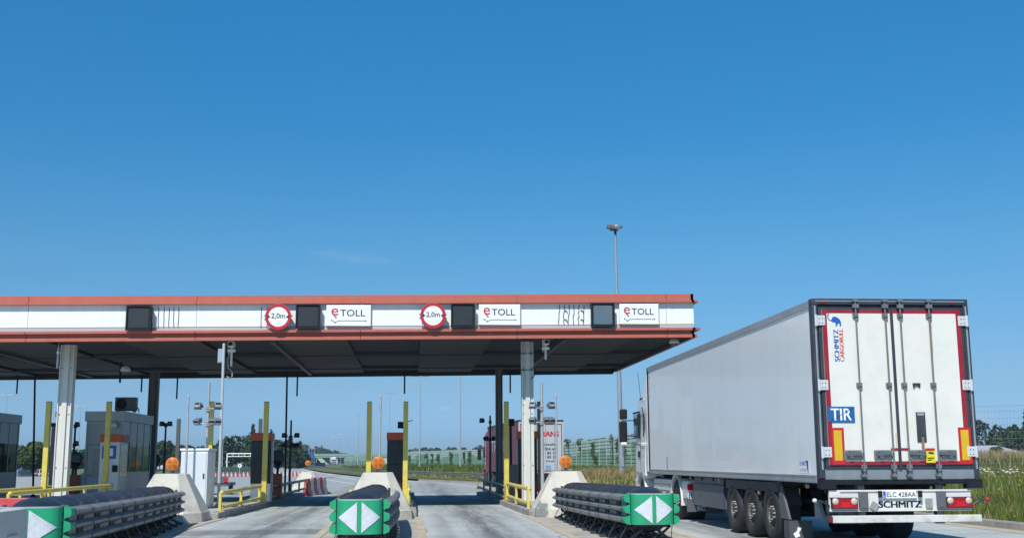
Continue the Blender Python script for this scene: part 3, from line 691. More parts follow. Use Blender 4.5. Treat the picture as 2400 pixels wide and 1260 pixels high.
pipe_rail(-12.15, [44, 48, 52], 'dark two-pipe rail in the shade behind the left booth')

def machine(px0, px1, pxs, y, ytop, label, body, base, dep=.5, otop=.27, cat='ticket machine', left=None):
    x0, x1 = gx(px0, y), gx(px1, y); W = x1-x0; z1 = hz((px0+px1)/2, ytop, y)-GI(y)
    c = thing('ticket_machine', ((x0+x1)/2, y, .17), label, cat, 'orange topped ticket machines')
    b = MB(); b.box((-W/2-.02, -.02, z1-otop), (W/2+.02, dep+.02, z1)); b.build('orange_hood', M_orange, c, bevel=.015)
    b = MB(); b.box((-W/2, 0, .62), (W/2, dep, z1-otop)); b.build('cabinet', body, c, bevel=.02)
    b = MB(); b.box((-W/2+.01, .01, 0), (W/2-.01, dep-.01, .62)); b.build('plinth', base, c)
    return c, W, z1
def wrap_folds(c, W, z1, dep, seed):
    random.seed(seed); b = MB()
    for k in range(10):
        z = random.uniform(.7, z1-.35); z2 = z+random.uniform(-.12, .12)
        b.bar((-W/2-.004, -.012, z), (W/2+.004, -.012, z2), .012, .018)
    b.build('foil_folds', M_wrap, c)
c, W, z1 = machine(588, 635, 643, 40.6, 1013, 'ticket machine wrapped in black foil with an orange hood, left of the left-hand lane', M_wrap, M_white, dep=.75); wrap_folds(c, W, z1, .7, 1)
b = MB(); b.box((W/2, .3, .3), (W/2+.006, .72, z1-.3)); b.build('crumpled_foil', mat('crumpled silver foil', (.28, .29, .30), .3, .6, .5, 9, bump=1, bscale=14), c)
c, W, z1 = machine(907, 948, 950, 40.6, 1012, 'ticket machine wrapped in black foil with an orange hood, on the middle island', M_wrap, mat('dark red base', (.30, .02, .03), .5), dep=.7); wrap_folds(c, W, z1, .7, 2)
c, W, z1 = machine(1214, 1259, 1260, 40.8, 1009, 'ticket machine wrapped in black foil, mostly behind the right front column', M_wrap, mat('dark red base', (.3, .02, .03)), dep=.6); wrap_folds(c, W, z1, .6, 3)
c, W, z1 = machine(233, 279, 298, 40.9, 1016, 'white ticket machine with an orange hood and blue plate, beside the left booth', mat('machine white', (.62, .65, .67), .4, 0, .05, 2, dirt=(.4, .4, .38), dirt_amt=.3), mat('machine white', (.6, .6, .6)), dep=1.15)
b = MB(); b.box((-.26, -.022, z1-.85), (.22, -.0, z1-.40)); b.build('blue_plate', M_blue, c, bevel=.01)
b = MB(); b.box((-.17, -.027, z1-.76), (-.05, -.022, z1-.49)); b.box((.0, -.027, z1-.76), (.12, -.022, z1-.49)); b.build('pictogram', M_signwhite, c)
b = MB(); b.box((W/2, .1, .9), (W/2+.02, 1.05, z1-.35)); b.build('side_mirror', mat('scratched steel', (.38, .36, .34), .22, .8, .3, 3, bump=.4, bscale=6), c)
b = MB(); b.box((.12, -.04, 1.05), (.30, 0, 1.28)); b.build('coin_slot', M_black, c)
b = MB(); b.box((W/2+.02, .25, z1-.2), (W/2+.03, .45, z1-.08)); b.build('small_plate', M_darkgrey, c)

# lane signals: orange box, black hooded lamp
def lane_signal(px, y, label, ybase=None, w_=.34, x=None):
    X = gx(px, y)
    c = thing('lane_signal', (X, y, .17), label, 'signal', 'orange barrier boxes with hooded black signals')
    b = MB(); b.box((-w_/2, -.15, 0), (w_/2, .25, .95)); b.box((-w_/2+.04, -.16, .6), (w_/2-.04, -.15, .9)); b.build('barrier_box', M_orange, c, bevel=.02)
    b = MB(); b.cyl((0, .05, .95), (0, .05, 1.3), .05); b.box((-.09, -.08, 1.15), (.09, .14, 1.3)); b.build('stem', M_black, c)
    b = MB(); b.lathe([(0, -.16), (.2, -.14), (.27, -.02), (.27, .08), (.24, .1), (.0, .06)], (0, .0, 1.57), (0, -1, 0), 20); b.cyl((-.02, 0, 1.28), (0, .02, 1.4), .13, .2, 12); b.build('hooded_lamp', M_wrap, c)
lane_signal(651, 44.5, 'orange barrier box with a black bagged signal, right of the left black wrapped machine')
lane_signal(178, 46, 'orange barrier box with a black bagged signal, left of the toll booth')
lane_signal(363, 53, 'orange barrier box with a black signal, right of the dark rear column on the left')
lane_signal(328, 55, 'orange barrier box with a black signal, glimpsed behind the toll booth windows')

# masts with floodlights
def mast(x, y, h, label, m=M_galv, lm=M_flood, z0=.178, lo=None, hi=None, arms=((.75, ((-.3, 1), (.3, 1))), (1.18, ((-.31, 1), (.14, -1), (.31, 1)))), sc=1):
    c = thing('floodlight_mast', (x, y, z0), label, 'floodlight mast', 'short floodlight masts on the islands')
    b = MB(); b.cyl((0, 0, 0), (0, 0, h*.55), .055, .052); b.cyl((0, 0, h*.55), (0, 0, h), .048, .04); b.cyl((0, 0, 0), (0, 0, .03), .14); b.build('pole', m, c)
    b = MB()
    for dz, ls in arms:
        b.cyl((0, 0, h-dz-.07), (0, 0, h-dz+.07), .068, n=12)
        b.bar((min(l[0] for l in ls)*sc, -.08, h-dz), (max(l[0] for l in ls)*sc, -.08, h-dz), .03, .03)
        for zz in (.05, -.05): b.box((-.07, -.09, h-dz+zz-.015), (.07, .07, h-dz+zz+.015))
    b.build('arm', m, c)
    for dz, ls in arms:
        for dx, f in ls:
            e = bpy.data.objects.new('floodlight', None); C.objects.link(e); e.parent = c; e.empty_display_size = .05
            e.location = (dx*sc, -.1, h-dz+(.10 if dz < 1 else .02)); e.rotation_euler = (R(-18 if dz < 1 else 38), 0, R((24 if f > 0 else 10)*(1 if dx > 0 else -1))); e.scale = (.82, .82, .82)
            q = MB(); q.prism([(-.02, -.10), (.16, -.12), (.20, -.04), (.20, .05), (.02, .11), (-.02, .10)], -.12, .12, lambda u, v, t: (t, u, v)); q.build('lamp_body', lm, e, bevel=.012)
            q = MB(); q.box((-.085, -.026, -.065), (.085, -.02, .0)); q.build('lamp_glass', mat('floodlight glass', (.45, .47, .47), .15, .3), e)
            q = MB(); q.box((-.085, -.026, .0), (.085, -.02, .07)); q.build('reflector', M_black, e)
            q = MB()
            for k in range(5): q.box((-.1+.05*k-.006, .2, -.06), (-.1+.05*k+.006, .235, .04))
            q.bar((-.13, .05, 0), (-.13, .05, -.14), .02); q.bar((.13, .05, 0), (.13, .05, -.14), .02); q.bar((-.13, .05, -.14), (.13, .05, -.14), .02); q.build('yoke', M_dark, e)
    return c
mast(gx(483, 34), 34, hz(487, 897, 34)-GI(34), 'pale floodlight mast with lit-up grey lamps, behind the left cone')
mast(gx(1271, 34), 34, hz(1273, 897, 34)-GI(34), 'pale floodlight mast behind the chipped cone on the right')
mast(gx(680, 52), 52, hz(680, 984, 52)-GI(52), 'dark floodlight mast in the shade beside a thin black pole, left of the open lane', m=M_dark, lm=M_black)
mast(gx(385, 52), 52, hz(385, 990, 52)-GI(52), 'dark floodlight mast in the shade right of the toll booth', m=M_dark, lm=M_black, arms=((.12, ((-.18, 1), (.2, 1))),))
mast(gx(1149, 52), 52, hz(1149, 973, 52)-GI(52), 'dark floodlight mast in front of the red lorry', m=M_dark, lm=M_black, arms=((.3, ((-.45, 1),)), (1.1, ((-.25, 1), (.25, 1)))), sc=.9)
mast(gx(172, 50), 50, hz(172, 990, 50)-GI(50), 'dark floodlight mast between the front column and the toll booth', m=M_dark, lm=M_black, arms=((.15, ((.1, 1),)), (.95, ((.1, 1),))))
def head_on_post(px, y, z, label):
    p = at(px, z, y); c = thing('floodlight', p, label, 'floodlight')
    b = MB(); b.prism([(-.02, -.12), (.18, -.13), (.2, .08), (0, .13)], -.13, .13, lambda u, v, t: (t, u, v)); b.build('lamp_body', M_black, c, bevel=.015)
    b = MB(); b.bar((.1, .05, .1), (.45, .1, .18), .03); b.bar((-.13, .05, -.02), (.13, .05, -.16), .02); b.build('bracket', M_dark, c)
head_on_post(940, 44, 995, 'small black floodlight fixed to the left of the tall yellow post on the middle island')
def round_pole(px_b, py_b, px_t, py_t, y, label, r=.035, m=M_galv, z0=.178, grp=None, plate=True):
    pb, pt = at(px_b, py_b, y), at(px_t, py_t, y); c = thing('thin_pole', (pb.x, y, z0), label, 'pole', grp)
    b = MB(); b.cyl((0, 0, 0), (pt.x-pb.x, 0, pt.z-z0-gz(y)), r, r*.9); b.lathe([(r*.9, 0), (r*.6, .02), (0, .03)], (pt.x-pb.x, 0, pt.z-z0-gz(y)), n=12); b.build('shaft', m, c)
    if plate:
        b = MB(); b.cyl((0, 0, 0), (0, 0, .02), .13, n=12)
        for a in range(4): b.prism([(0, .02), (.12, .02), (0, .2)], -.006, .006, lambda u, v, t, a=a: (u*math.cos(a*math.pi/2)-t*math.sin(a*math.pi/2), u*math.sin(a*math.pi/2)+t*math.cos(a*math.pi/2), v))
        b.build('foot', M_white if m is M_galv else m, c)
    return c
round_pole(436, 1120, 442, 928, 33, 'thin grey pole left of the pale floodlight mast, in front of the white cabinet', .032)
round_pole(512, 1176, 525, 806, 35.6, 'very tall thin grey pole rising to the canopy edge right of the white cabinet', .048, m=mat('pale pole', (.5, .53, .55), .4, .2))
round_pole(889, 1110, 892, 927, 33, 'thin grey pole behind the middle cone between two yellow posts', .035)
round_pole(1305, 1105, 1303, 925, 33, 'thin grey pole behind the chipped cone, right of the floodlight mast', .03)
round_pole(79, 1135, 82, 884, 50.6, 'thin black pole reaching the canopy at the far left', .045, m=M_black)
round_pole(668, 1140, 673, 876, 50.6, 'thin black pole reaching the canopy left of the open lane', .045, m=M_black)

# white switch cabinet
def cabinet():
    y = 33.4; x0, x1 = gx(424, y), gx(487, y); c = thing('switch_cabinet', ((x0+x1)/2, y, .178), 'tall white switch cabinet behind the left concrete cone', 'cabinet')
    W = x1-x0; h = hz(455, 1050, y)-GI(y)
    b = MB(); b.box((-W/2, 0, 0), (W/2, 1.3, h-.06)); b.build('housing', mat('cabinet white', (.62, .66, .69), .35, 0, .02, 2), c, bevel=.01)
    b = MB(); b.box((-W/2-.03, -.03, h-.06), (W/2+.03, 1.33, h)); b.build('roof_cap', M_white, c, bevel=.008)
    b = MB(); b.box((-W/2+.04, -.018, .12), (W/2-.04, 0, h-.12)); b.build('door', mat('cabinet white', (.6, .6, .6)), c, bevel=.006)
    b = MB(); b.box((W/2-.12, -.04, h*.5), (W/2-.08, -.018, h*.5+.14)); b.build('handle', M_dark, c)
    b = MB(); b.box((W/2, .1, .1), (W/2+.012, .6, h-.12)); b.box((W/2, .7, .1), (W/2+.012, 1.2, h-.12)); b.build('side_panel', M_white, c)
cabinet()
# dark device cabinet by the right-hand island, and the dark kiosk by the left column
b = MB(); b.box((-.17, 0, 0), (.17, .4, 1.18)); b.box((-.19, -.02, 1.18), (.19, .42, 1.22)); b.box((-.13, -.012, .7), (.13, 0, 1.08))
o = b.build('control_box', M_darkgrey); o.location = (gx(1203, 40.2), 40.4, GI(40.4)); tag(o, 'dark grey control box between the yellow post and the right front column', 'control box')
def dark_kiosk():
    y = 41.5; x0, x1 = gx(121, y), gx(136, y)
    c = thing('ticket_machine', ((x0+x1)/2, y, .17), 'tall dark machine wedged between the leftmost yellow post and the front column', 'ticket machine')
    W = x1-x0+.15; b = MB(); b.box((-W/2, 0, 0), (W/2, .7, 2.65)); b.build('cabinet', M_darkgrey, c, bevel=.02)
    b = MB(); b.box((-W/2-.02, -.02, 2.65), (W/2+.02, .72, 2.78)); b.cyl((.0, .2, 2.78), (.0, .2, 2.95), .05); b.box((-.08, .1, 2.9), (.18, .35, 3.08)); b.build('hood', M_black, c)
    b = MB(); b.cyl((-.05, .15, 3.0), (-.05, .15, 3.18), .07, n=14); b.build('beacon', M_signred, c)
dark_kiosk()
b = MB(); b.box((-.14, -.1, -.12), (.14, .25, .16)); b.cyl((0, -.1, .02), (0, -.2, .02), .1, .12); b.bar((-.3, .1, -.05), (0, .1, -.05), .05); b.bar((.0, .1, -.1), (.02, .1, -2.5), .09)
p = at(1197, 990, 46); o = b.build('signal_head', M_black); o.location = p; tag(o, 'black signal head on a dark stem just right of the rightmost yellow post', 'signal')

# ---------------------------------------------------------------- toll booths
def booth(x0, x1, y0, y1, h, label, ac=False):
    c = thing('toll_booth', ((x0+x1)/2, y0, .17), label, 'toll booth', 'grey toll booths'); W = x1-x0; D = y1-y0; w2 = W/2
    b = MB(); b.box((-w2-.06, -.06, h-.36), (w2+.06, D+.06, h)); b.build('roof', mat('booth roof', (.40, .44, .44), .45, .2, .05, 2), c, bevel=.015)
    b = MB()                        # posts, sill panels, rails
    for xx in (-w2, w2-.08):
        for yy in (0, D-.08): b.box((xx, yy, 0), (xx+.08, yy+.08, h-.36))
    b.box((-w2+.08, .01, 0), (w2-.08, .06, .95)) if ac is None else None
    b.box((w2-.06, .08, 0), (w2-.01, D-.08, 1.0)); b.box((-w2+.01, .08, 0), (-w2+.06, D-.08, 1.0)); b.box((-w2+.08, D-.06, 0), (w2-.08, D-.01, 1.0))
    for k in range(1, 4): yy = .08+(D-.16)*k/4; b.box((w2-.065, yy-.025, 1.0), (w2-.005, yy+.025, h-.36))
    b.box((w2-.062, .08, 2.15), (w2-.006, D-.08, 2.2)); b.box((w2-.062, .08, .98), (w2-.004, D-.08, 1.04))
    b.box((-w2+.08, .0, 2.05), (w2-.08, .05, 2.12))
    b.build('frame', M_grey, c)
    b = MB(); b.box((-w2+.08, .01, 2.12), (w2-.08, .05, h-.36)); b.box((w2-.05, .08, 2.2), (w2-.02, D-.08, h-.36)); b.build('upper_panel', M_grey, c)
    b = MB(); b.box((w2-.045, .08, 1.04), (w2-.025, D-.08, 2.15)); b.build('side_window', M_bglass, c)
    b = MB(); b.box((-w2+.025, .08, 1.04), (-w2+.045, D-.08, 2.15)); b.box((-w2+.08, D-.045, 1.04), (w2-.08, D-.025, 2.15)); b.build('far_window', M_bglass, c)
    d = MB(); d.box((-w2+.10, -.015, .05), (w2-.50, .03, 2.03)); dr = d.build('door', mat('booth door', (.34, .40, .43), .4, .2, .04, 2), c)
    d = MB(); d.box((-w2+.28, -.024, .85), (w2-.62, -.015, 1.9)); d.build('door_window', M_glass, dr)
    d = MB(); d.cyl((-w2+.17, -.05, .93), (-w2+.17, -.015, .93), .02, n=10); d.bar((-w2+.15, -.05, .93), (-w2+.26, -.05, .93), .02); d.build('handle', M_black, dr)
    b = MB(); b.box((w2-.47, .01, 0), (w2-.09, .05, 2.04)); b.build('front_panel', mat('booth door', (.3, .4, .4)), c)
    b = MB(); b.box((-w2+.07, .4, .95), (w2-.3, D-.6, 1.0)); b.box((-.3, 1.4, 1.0), (.15, 1.8, 1.35)); b.build('desk', M_dark, c)
    b = MB()                         # small camera under the roof at the corner
    b.lathe([(0, 0), (.10, 0), (.13, -.07), (.11, -.16), (.0, -.2)], (w2-.30, -.13, h-.42), n=14); b.bar((w2-.30, 0, h-.42), (w2-.30, -.13, h-.42), .04); b.build('dome_camera', M_white, c)
    return c, w2, h
BC, w2, hB = booth(gx(198, 43.2), gx(285, 43.2), 43.2, 47.8, 3.27, 'grey toll booth with a cooling unit on its roof, between the left columns')
booth(-17.5, gx(41, 47.4), 43.2, 47.4, 3.3, 'toll booth cut off by the left edge of the photo')
def coolunit():
    y = 43.9; x0, x1 = gx(262, y), gx(311, y); W = x1-x0
    c = thing('cooling_unit', ((x0+x1)/2, y, GI(y)+hB), 'dark cooling unit with a round fan on the toll booth roof', 'air conditioner')
    b = MB(); b.box((-W/2, 0, .05), (W/2, .38, .56)); b.build('casing', M_darkgrey, c, bevel=.015)
    b = MB(); b.lathe([(.0, .012), (.04, .012), (.05, .006), (.19, .006), (.20, .014), (.205, 0)], (-W/2+.24, 0, .31), (0, -1, 0), 22)
    for k in range(8): b.bar((-W/2+.24, -.012, .31), (-W/2+.24+.2*math.cos(k*math.pi/4), -.012, .31+.2*math.sin(k*math.pi/4)), .006)
    b.build('fan_grille', M_black, c)
    b = MB(); b.box((-W/2+.05, .02, 0), (-W/2+.1, .36, .05)); b.box((W/2-.1, .02, 0), (W/2-.05, .36, .05)); b.path([(W/2, .2, .2), (W/2+.08, .2, .12), (W/2+.1, .2, -.02)], .02, 6); b.build('feet', M_dark, c)
coolunit()

# ---------------------------------------------------------------- things hung under the canopy
def rod(px, y0p, y1p, y, label, r=.035):
    p = at(px, y1p, y); c = at(px, y0p, y); zt = zc(p.x)+.0
    b = MB(); b.cyl((0, 0, 0), (0, 0, zt-p.z), r, n=10); b.box((-.07, -.07, zt-p.z-.02), (.07, .07, zt-p.z))
    o = b.build('hanging_rod', M_black); o.location = p; tag(o, label, 'rod', 'short black rods hanging from the canopy rear')
for px_, y1_, lb in ((39, 922, 'short black rod hanging from the canopy at the far left edge'), (331, 918, 'short black rod hanging from the canopy just left of the dark rear column'),
                     (414, 934, 'short black rod hanging from the canopy between rear column and floodlight mast'), (696, 928, 'short black rod hanging right beside the thin black pole'),
                     (948, 922, 'short black rod hanging above the middle island'), (1196, 920, 'short black rod hanging between the two right columns')):
    rod(px_, 878, y1_, 50.2, lb)
def hung_lamp():
    p = at(281, 896, 44); c = thing('hanging_lamp', p, 'small pale lamp on a black rod under the canopy between the left columns', 'lamp')
    zt = zc(p.x)-p.z
    b = MB(); b.cyl((0, 0, 0), (0, 0, zt+.01), .04, n=10); b.build('rod', M_black, c)
    b = MB(); b.bar((.03, 0, .55), (.16, -.1, .62), .04); b.build('arm', M_white, c)
    b = MB(); b.lathe([(.04, .12), (.14, .08), (.20, -.06), (.18, -.1), (0, -.1)], (.22, -.12, .52), n=16); b.build('lamp_shade', M_white, c)
hung_lamp()
def cctv(px, ytop, y, label, side=1, box=False, rodlen=.75):
    p = at(px, ytop, y); c = thing('cctv_camera', p, label, 'camera', 'small cameras under the canopy front edge')
    b = MB(); b.prism([(-.28, -.07), (.18, -.07), (.24, .09), (-.26, .11)], -.09, .09, lambda u, v, t: (t, u, v)); b.build('housing', M_white, c, bevel=.015)
    b = MB(); b.box((-.065, -.29, -.045), (.065, -.28, .06)); b.build('lens_window', M_black, c)
    b = MB(); b.cyl((0, .05, -.06), (0, .05, -rodlen), .035, n=10); b.box((-.12, -.02, -.22), (.12, .12, -.14)); b.cyl((-.09, .05, -.3), (-.09, .05, .2), .015, n=6); b.bar((0, .1, 0), (0, .2, .12), .05)
    b.cyl((0, .2, .1), (0, .2, max(.2, zc(p.x)-p.z+.02)), .02, n=8); b.build('bracket', M_white, c)
    return c
c = cctv(543, 808, 36.9, 'white camera at the top of the very tall thin pole', rodlen=.68)
b = MB(); b.path([(-.05, .1, -.2), (-.13, .1, -.5), (-.10, .1, -.75), (.03, .1, -.85), (.04, .1, -1.0), (-.05, .1, -1.08), (-.14, .1, -1.0)], .022, 8); b.build('cable', mat('grey cable', (.3, .3, .28), .6), c)
p = at(518, 833, 36.2); b = MB(); b.box((-.1, 0, -.22), (.1, .12, .22)); b.box((-.08, -.012, -.2), (.08, 0, .2)); o = b.build('junction_box', M_bluegrey); o.location = p; tag(o, 'blue-grey junction box at the top left of the very tall thin pole', 'junction box')
cctv(1279, 803, 36.9, 'white camera on a hanging rod right of the right front column', rodlen=.55)
p = at(137, 815, 37.2); b = MB(); b.cyl((0, 0, 0), (0, 0, -.6), .035, n=10); b.cyl((0, 0, -.6), (0, 0, -.64), .045, n=10); b.cyl((0, 0, 0), (0, 0, zc(p.x)-p.z+.02), .02, n=8); b.box((-.05, -.03, -.18), (.05, .03, -.12))
o = b.build('hanging_sensor', M_steel); o.location = p; tag(o, 'slim grey tube hanging from the canopy left of the left front column', 'sensor')
def dome():
    p = at(1580, 800, 37.0); c = thing('dome_camera', p, 'white dome camera under the right front corner of the canopy', 'camera')
    b = MB(); b.lathe([(.0, .12), (.10, .11), (.15, .04), (.17, -.02), (.17, -.05), (.12, -.06)], (0, 0, 0), n=20); b.cyl((0, 0, .1), (0, 0, zc(p.x)-p.z+.04), .05); b.build('housing', M_white, c)
    b = MB(); b.lathe([(.125, -.05), (.115, -.11), (.07, -.155), (0, -.17)], (0, 0, 0), n=20); b.build('dome', M_glass, c)
dome()
p = at(1248, 870, 37.7); b = MB(); b.path([(0, 0, .15), (.07, 0, .08), (.08, 0, -.08), (.02, 0, -.2), (-.04, 0, -.24)], .018, 8); o = b.build('drain_hose', M_black); o.location = p; tag(o, 'short black hose curling from the right front column', 'hose')

# ---------------------------------------------------------------- wheels
M_rim = mat('worn alloy rim', (.15, .13, .11), .45, .5, .35, 6, dirt=(.04, .037, .035), dirt_amt=.9, dirt_scale=5)
M_tyre = mat('tyre rubber', (.022, .024, .028), .75, 0, .2, 4, dirt=(.055, .053, .05), dirt_amt=.5, dirt_scale=3)
def wheel(x, y, r, wd, side, parent, name='wheel', detail=True, rim_m=None):
    """axle along X; side -1: outer face towards -X"""
    e = bpy.data.objects.new(name, None); C.objects.link(e); e.parent = parent; e.location = (x, y, r); e.empty_display_size = .1
    ax = (side, 0, 0)
    b = MB(); b.lathe([(r*.56, .0), (r*.60, .03), (r*.80, .045), (r*.93, .03), (r*.985, .0), (r, -.05), (r, -wd+.05), (r*.97, -wd), (r*.6, -wd), (r*.56, -.1)], (0, 0, 0), ax, 40)
    if detail:
        for k in range(4): q = -.06-(wd-.12)*k/3; b.lathe([(r*1.001, q), (r*1.004, q-.015), (r*1.004, q-.04), (r*1.001, q-.055)], (0, 0, 0), ax, 40)
    b.build('tyre', M_tyre, e)
    b = MB(); b.lathe([(r*.585, .012), (r*.55, .02), (r*.53, -.02), (r*.50, -.10), (r*.30, -.13), (r*.27, -.09), (r*.25, -.02), (r*.2, .0), (r*.13, .03), (0, .035)], (0, 0, 0), ax, 32)
    rim = b.build('rim', rim_m or M_rim, e)
    if detail:
        b = MB(); s = side
        for k in range(10):
            a = 2*math.pi*k/10; c_, s_ = math.cos(a)*r*.235, math.sin(a)*r*.235
            b.cyl((s*-.02, c_, s_), (s*.03, c_, s_), .018, n=6)
        b.build('wheel_nuts', M_steel, rim)
        b = MB()
        for k in range(10):
            a = 2*math.pi*(k+.5)/10; c_, s_ = math.cos(a)*r*.41, math.sin(a)*r*.41
            b.cyl((s*-.128, c_, s_), (s*-.108, c_, s_), .047, n=10)
        b.build('hand_holes', M_black, rim)
    return e

# ---------------------------------------------------------------- white refrigerated trailer
TY = (6.3792, 17.3422, 0); TA = -.0102
tr = thing('semi_trailer', TY, 'big white refrigerated trailer seen from its rear doors with red tape border, at the right', 'trailer', rz=TA)
BW, BL, Z0, Z1 = 2.60, 13.4, 1.19, 4.0
M_side = mat('trailer side sheet', (.80, .82, .81), .34, 0, .01, .7, stretch=(1, 1.2, .4), dirt=(.62, .61, .57), dirt_amt=.28, dirt_scale=1.4, coat=.25)
M_alu = mat('aluminium rail', (.42, .45, .46), .38, .5, .08, 3, dirt=(.25, .25, .24), dirt_amt=.35)
M_bar = mat('dull zinc', (.19, .205, .205), .45, .35, .15, 6, dirt=(.10, .10, .09), dirt_amt=.4)
M_frame = mat('rear frame grey', (.036, .043, .058), .45, .1, .1, 3, dirt=(.16, .15, .14), dirt_amt=.35)
M_door = mat('trailer door white', (.71, .70, .645), .35, 0, .03, 1.2, dirt=(.52, .47, .39), dirt_amt=.38, dirt_scale=1.3)
M_tape = mat('red tape', (.30, .010, .022), .35, 0, .1, 5, dirt=(.28, .06, .06), dirt_amt=.5, dirt_scale=3)
b = MB(); b.box((.02, .16, Z0), (BW-.02, BL, Z1-.05)); b.build('box_body', M_side, tr)
b = MB(); b.box((0, .16, Z1-.13), (.03, BL, Z1-.03)); b.box((BW-.03, .16, Z1-.13), (BW, BL, Z1-.03)); b.box((.02, .16, Z1-.05), (BW-.02, BL, Z1-.012)); b.build('roof_rail', M_alu, tr)
b = MB(); b.box((-.004, BL, Z0-.1), (BW, BL+.10, Z1-.03)); b.build('front_wall', M_black, tr)
b = MB(); b.box((-.005, .16, Z0-.11), (.05, BL, Z0+.015)); b.box((-.012, .16, Z0-.095), (.05, BL, Z0-.07)); b.box((-.012, .16, Z0-.01), (.03, BL, Z0+.012)); b.box((BW-.05, .16, Z0-.11), (BW+.005, BL, Z0+.015)); b.build('side_rail', M_alu, tr)
b = MB()
for k in range(1, 8): yy = .16+k*1.62; b.box((.0165, yy, Z0+.02), (.02, yy+.005, Z0+.55+.2*(k % 3)))
b.build('panel_scratches', mat('scratch grey', (.33, .34, .34), .5), tr)
b = MB(); b.box((.017, .50, Z0+.04), (.0195, 1.05, Z0+.23)); sm_ = b.build('side_sticker', M_signwhite, tr)
b = MB(); text(b, 'SCHMITZ', 1, (.0165, 1.0, Z0+.16), (0, -1, 0), EZ, 0, .02, width=.33, height=.07)
b.box((.0158, .58, Z0+.1), (.0168, .64, Z0+.24)); b.prism([(.58, .24), (.70, .24), (.66, .2), (.6, .05), (.58, .05)], .0158, .0168, lambda u, v, t: (t, u, Z0+v)); b.build('sticker_lettering', M_blue, sm_)
b = MB(); text(b, 'CARGOBULL', 1, (.0165, 1.0, Z0+.07), (0, -1, 0), EZ, 0, .0, width=.36, height=.045); b.build('sticker_lettering', M_signred, sm_)
b = MB()
for k, t_ in enumerate('GKW 118 10'):
    if t_ != ' ': text(b, t_, 1, (.0165, 13.28, 3.78-.075*k), (0, -1, 0), EZ, 0, .02, height=.06)
b.build('corner_marking', M_ink, tr)
b = MB(); b.box((.0155, 11.2, Z0+.03), (.019, 11.28, Z0+.33)); b.build('small_label', mat('label brown', (.25, .12, .08), .5), tr)
# rear frame
b = MB(); b.box((0, 0, Z1-.10), (BW, .16, Z1)); b.box((0, 0, Z0-.04), (.09, .16, Z1-.10)); b.box((BW-.09, 0, Z0-.04), (BW, .16, Z1-.10)); b.box((.09, .04, Z1-.135), (BW-.09, .1, Z1-.1))
b.build('rear_frame', M_frame, tr, bevel=.012)
b = MB(); b.box((.035, -.006, Z0+.1), (.06, 0, Z1-.12)); b.box((BW-.06, -.006, Z0+.1), (BW-.035, 0, Z1-.12)); b.box((.06, -.006, Z1-.05), (BW-.06, 0, Z1-.035)); b.build('frame_trim', M_alu, tr)
b = MB(); b.box((.09, .02, Z0-.055), (BW-.09, .16, Z0+.11)); b.build('sill', mat('sill grey', (.22, .25, .28), .5, .2, .1, 4, dirt=(.35, .33, .28), dirt_amt=.3, dirt_scale=5), tr)
b = MB(); b.box((.02, -.02, Z0-.13), (BW-.02, .14, Z0-.06)); b.box((-.01, -.03, Z0-.20), (.24, .12, Z0-.05)); b.box((BW-.24, -.03, Z0-.20), (BW+.01, .12, Z0-.05)); 
for k in range(14): b.cyl((.2+.165*k, -.028, Z0-.095), (.2+.165*k, -.02, Z0-.095), .018, n=8)
b.build('rubber_buffer', M_black, tr)
for s, (xa, xb) in (('l', (.10, 1.285)), ('r', (1.315, 2.50))):
    b = MB(); b.box((xa, .0, Z0+.115), (xb, .1, Z1-.14)); dr = b.build('rear_door', M_frame, tr)
    ia, ib = (xa+.055, xb-.005) if s == 'l' else (xa+.005, xb-.055)
    b = MB(); b.box((ia, -.018, Z0+.17), (ib, 0, Z1-.185)); b.build('door_skin', M_door, dr)
    b = MB(); w_ = .055
    b.box((ia, -.022, Z1-.185-w_), (ib, -.018, Z1-.185)); b.box((ia, -.022, Z0+.17), (ib, -.018, Z0+.17+w_))
    if s == 'l': b.box((ia, -.022, Z0+.17+w_), (ia+.075, -.018, Z1-.185-w_))
    else: b.box((ib-.075, -.022, Z0+.17+w_), (ib, -.018, Z1-.185-w_))
    b.build('red_tape', M_tape, dr)
b = MB(); b.box((1.275, -.024, Z0+.12), (1.325, -.004, Z1-.15)); b.build('centre_seal', M_frame, tr)
for X_ in (.70, 1.185, 1.435, 1.915):
    b = MB(); b.smooth = True; b.cyl((X_, -.055, Z0+.0), (X_, -.055, Z1-.03), .0150, n=12); b.build('locking_bar', M_bar, tr)
    b = MB()
    for zz in (2.61, 3.72, 1.33): b.box((X_-.045, -.05, zz-.035), (X_+.045, -.018, zz+.035)); b.box((X_-.028, -.085, zz-.022), (X_+.028, -.05, zz+.022))
    b.box((X_-.04, -.08, Z1-.06), (X_+.04, -.0, Z1-.02)); b.box((X_-.05, -.08, Z1-.16), (X_+.05, -.03, Z1-.1)); b.box((X_-.045, -.075, Z0-.01), (X_+.045, .02, Z0+.03)); b.cyl((X_, -.06, Z0+.07), (X_, -.06, Z0+.16), .027, n=10)
    b.build('bar_keeper', M_bar, tr)
for X_, d_ in ((.70, -1), (1.185, -1), (1.435, 1), (1.915, 1)):
    b = MB(); x0, x1 = sorted((X_+.02*d_, X_+.31*d_)); b.box((x0, -.045, 1.44), (x1, -.018, 1.59)); b.build('handle_recess', M_bar, tr, bevel=.012)
    b = MB(); b.box((x0+.03, -.06, 1.475), (x1-.03, -.05, 1.555)); b.bar((X_, -.068, 1.535), (X_+.27*d_, -.068, 1.515), .026, .03); b.box((X_+.2*d_-.03, -.075, 1.46), (X_+.2*d_+.03, -.045, 1.58)); b.build('lock_handle', mat('zinc grey', (.17, .18, .19), .4, .5), tr)
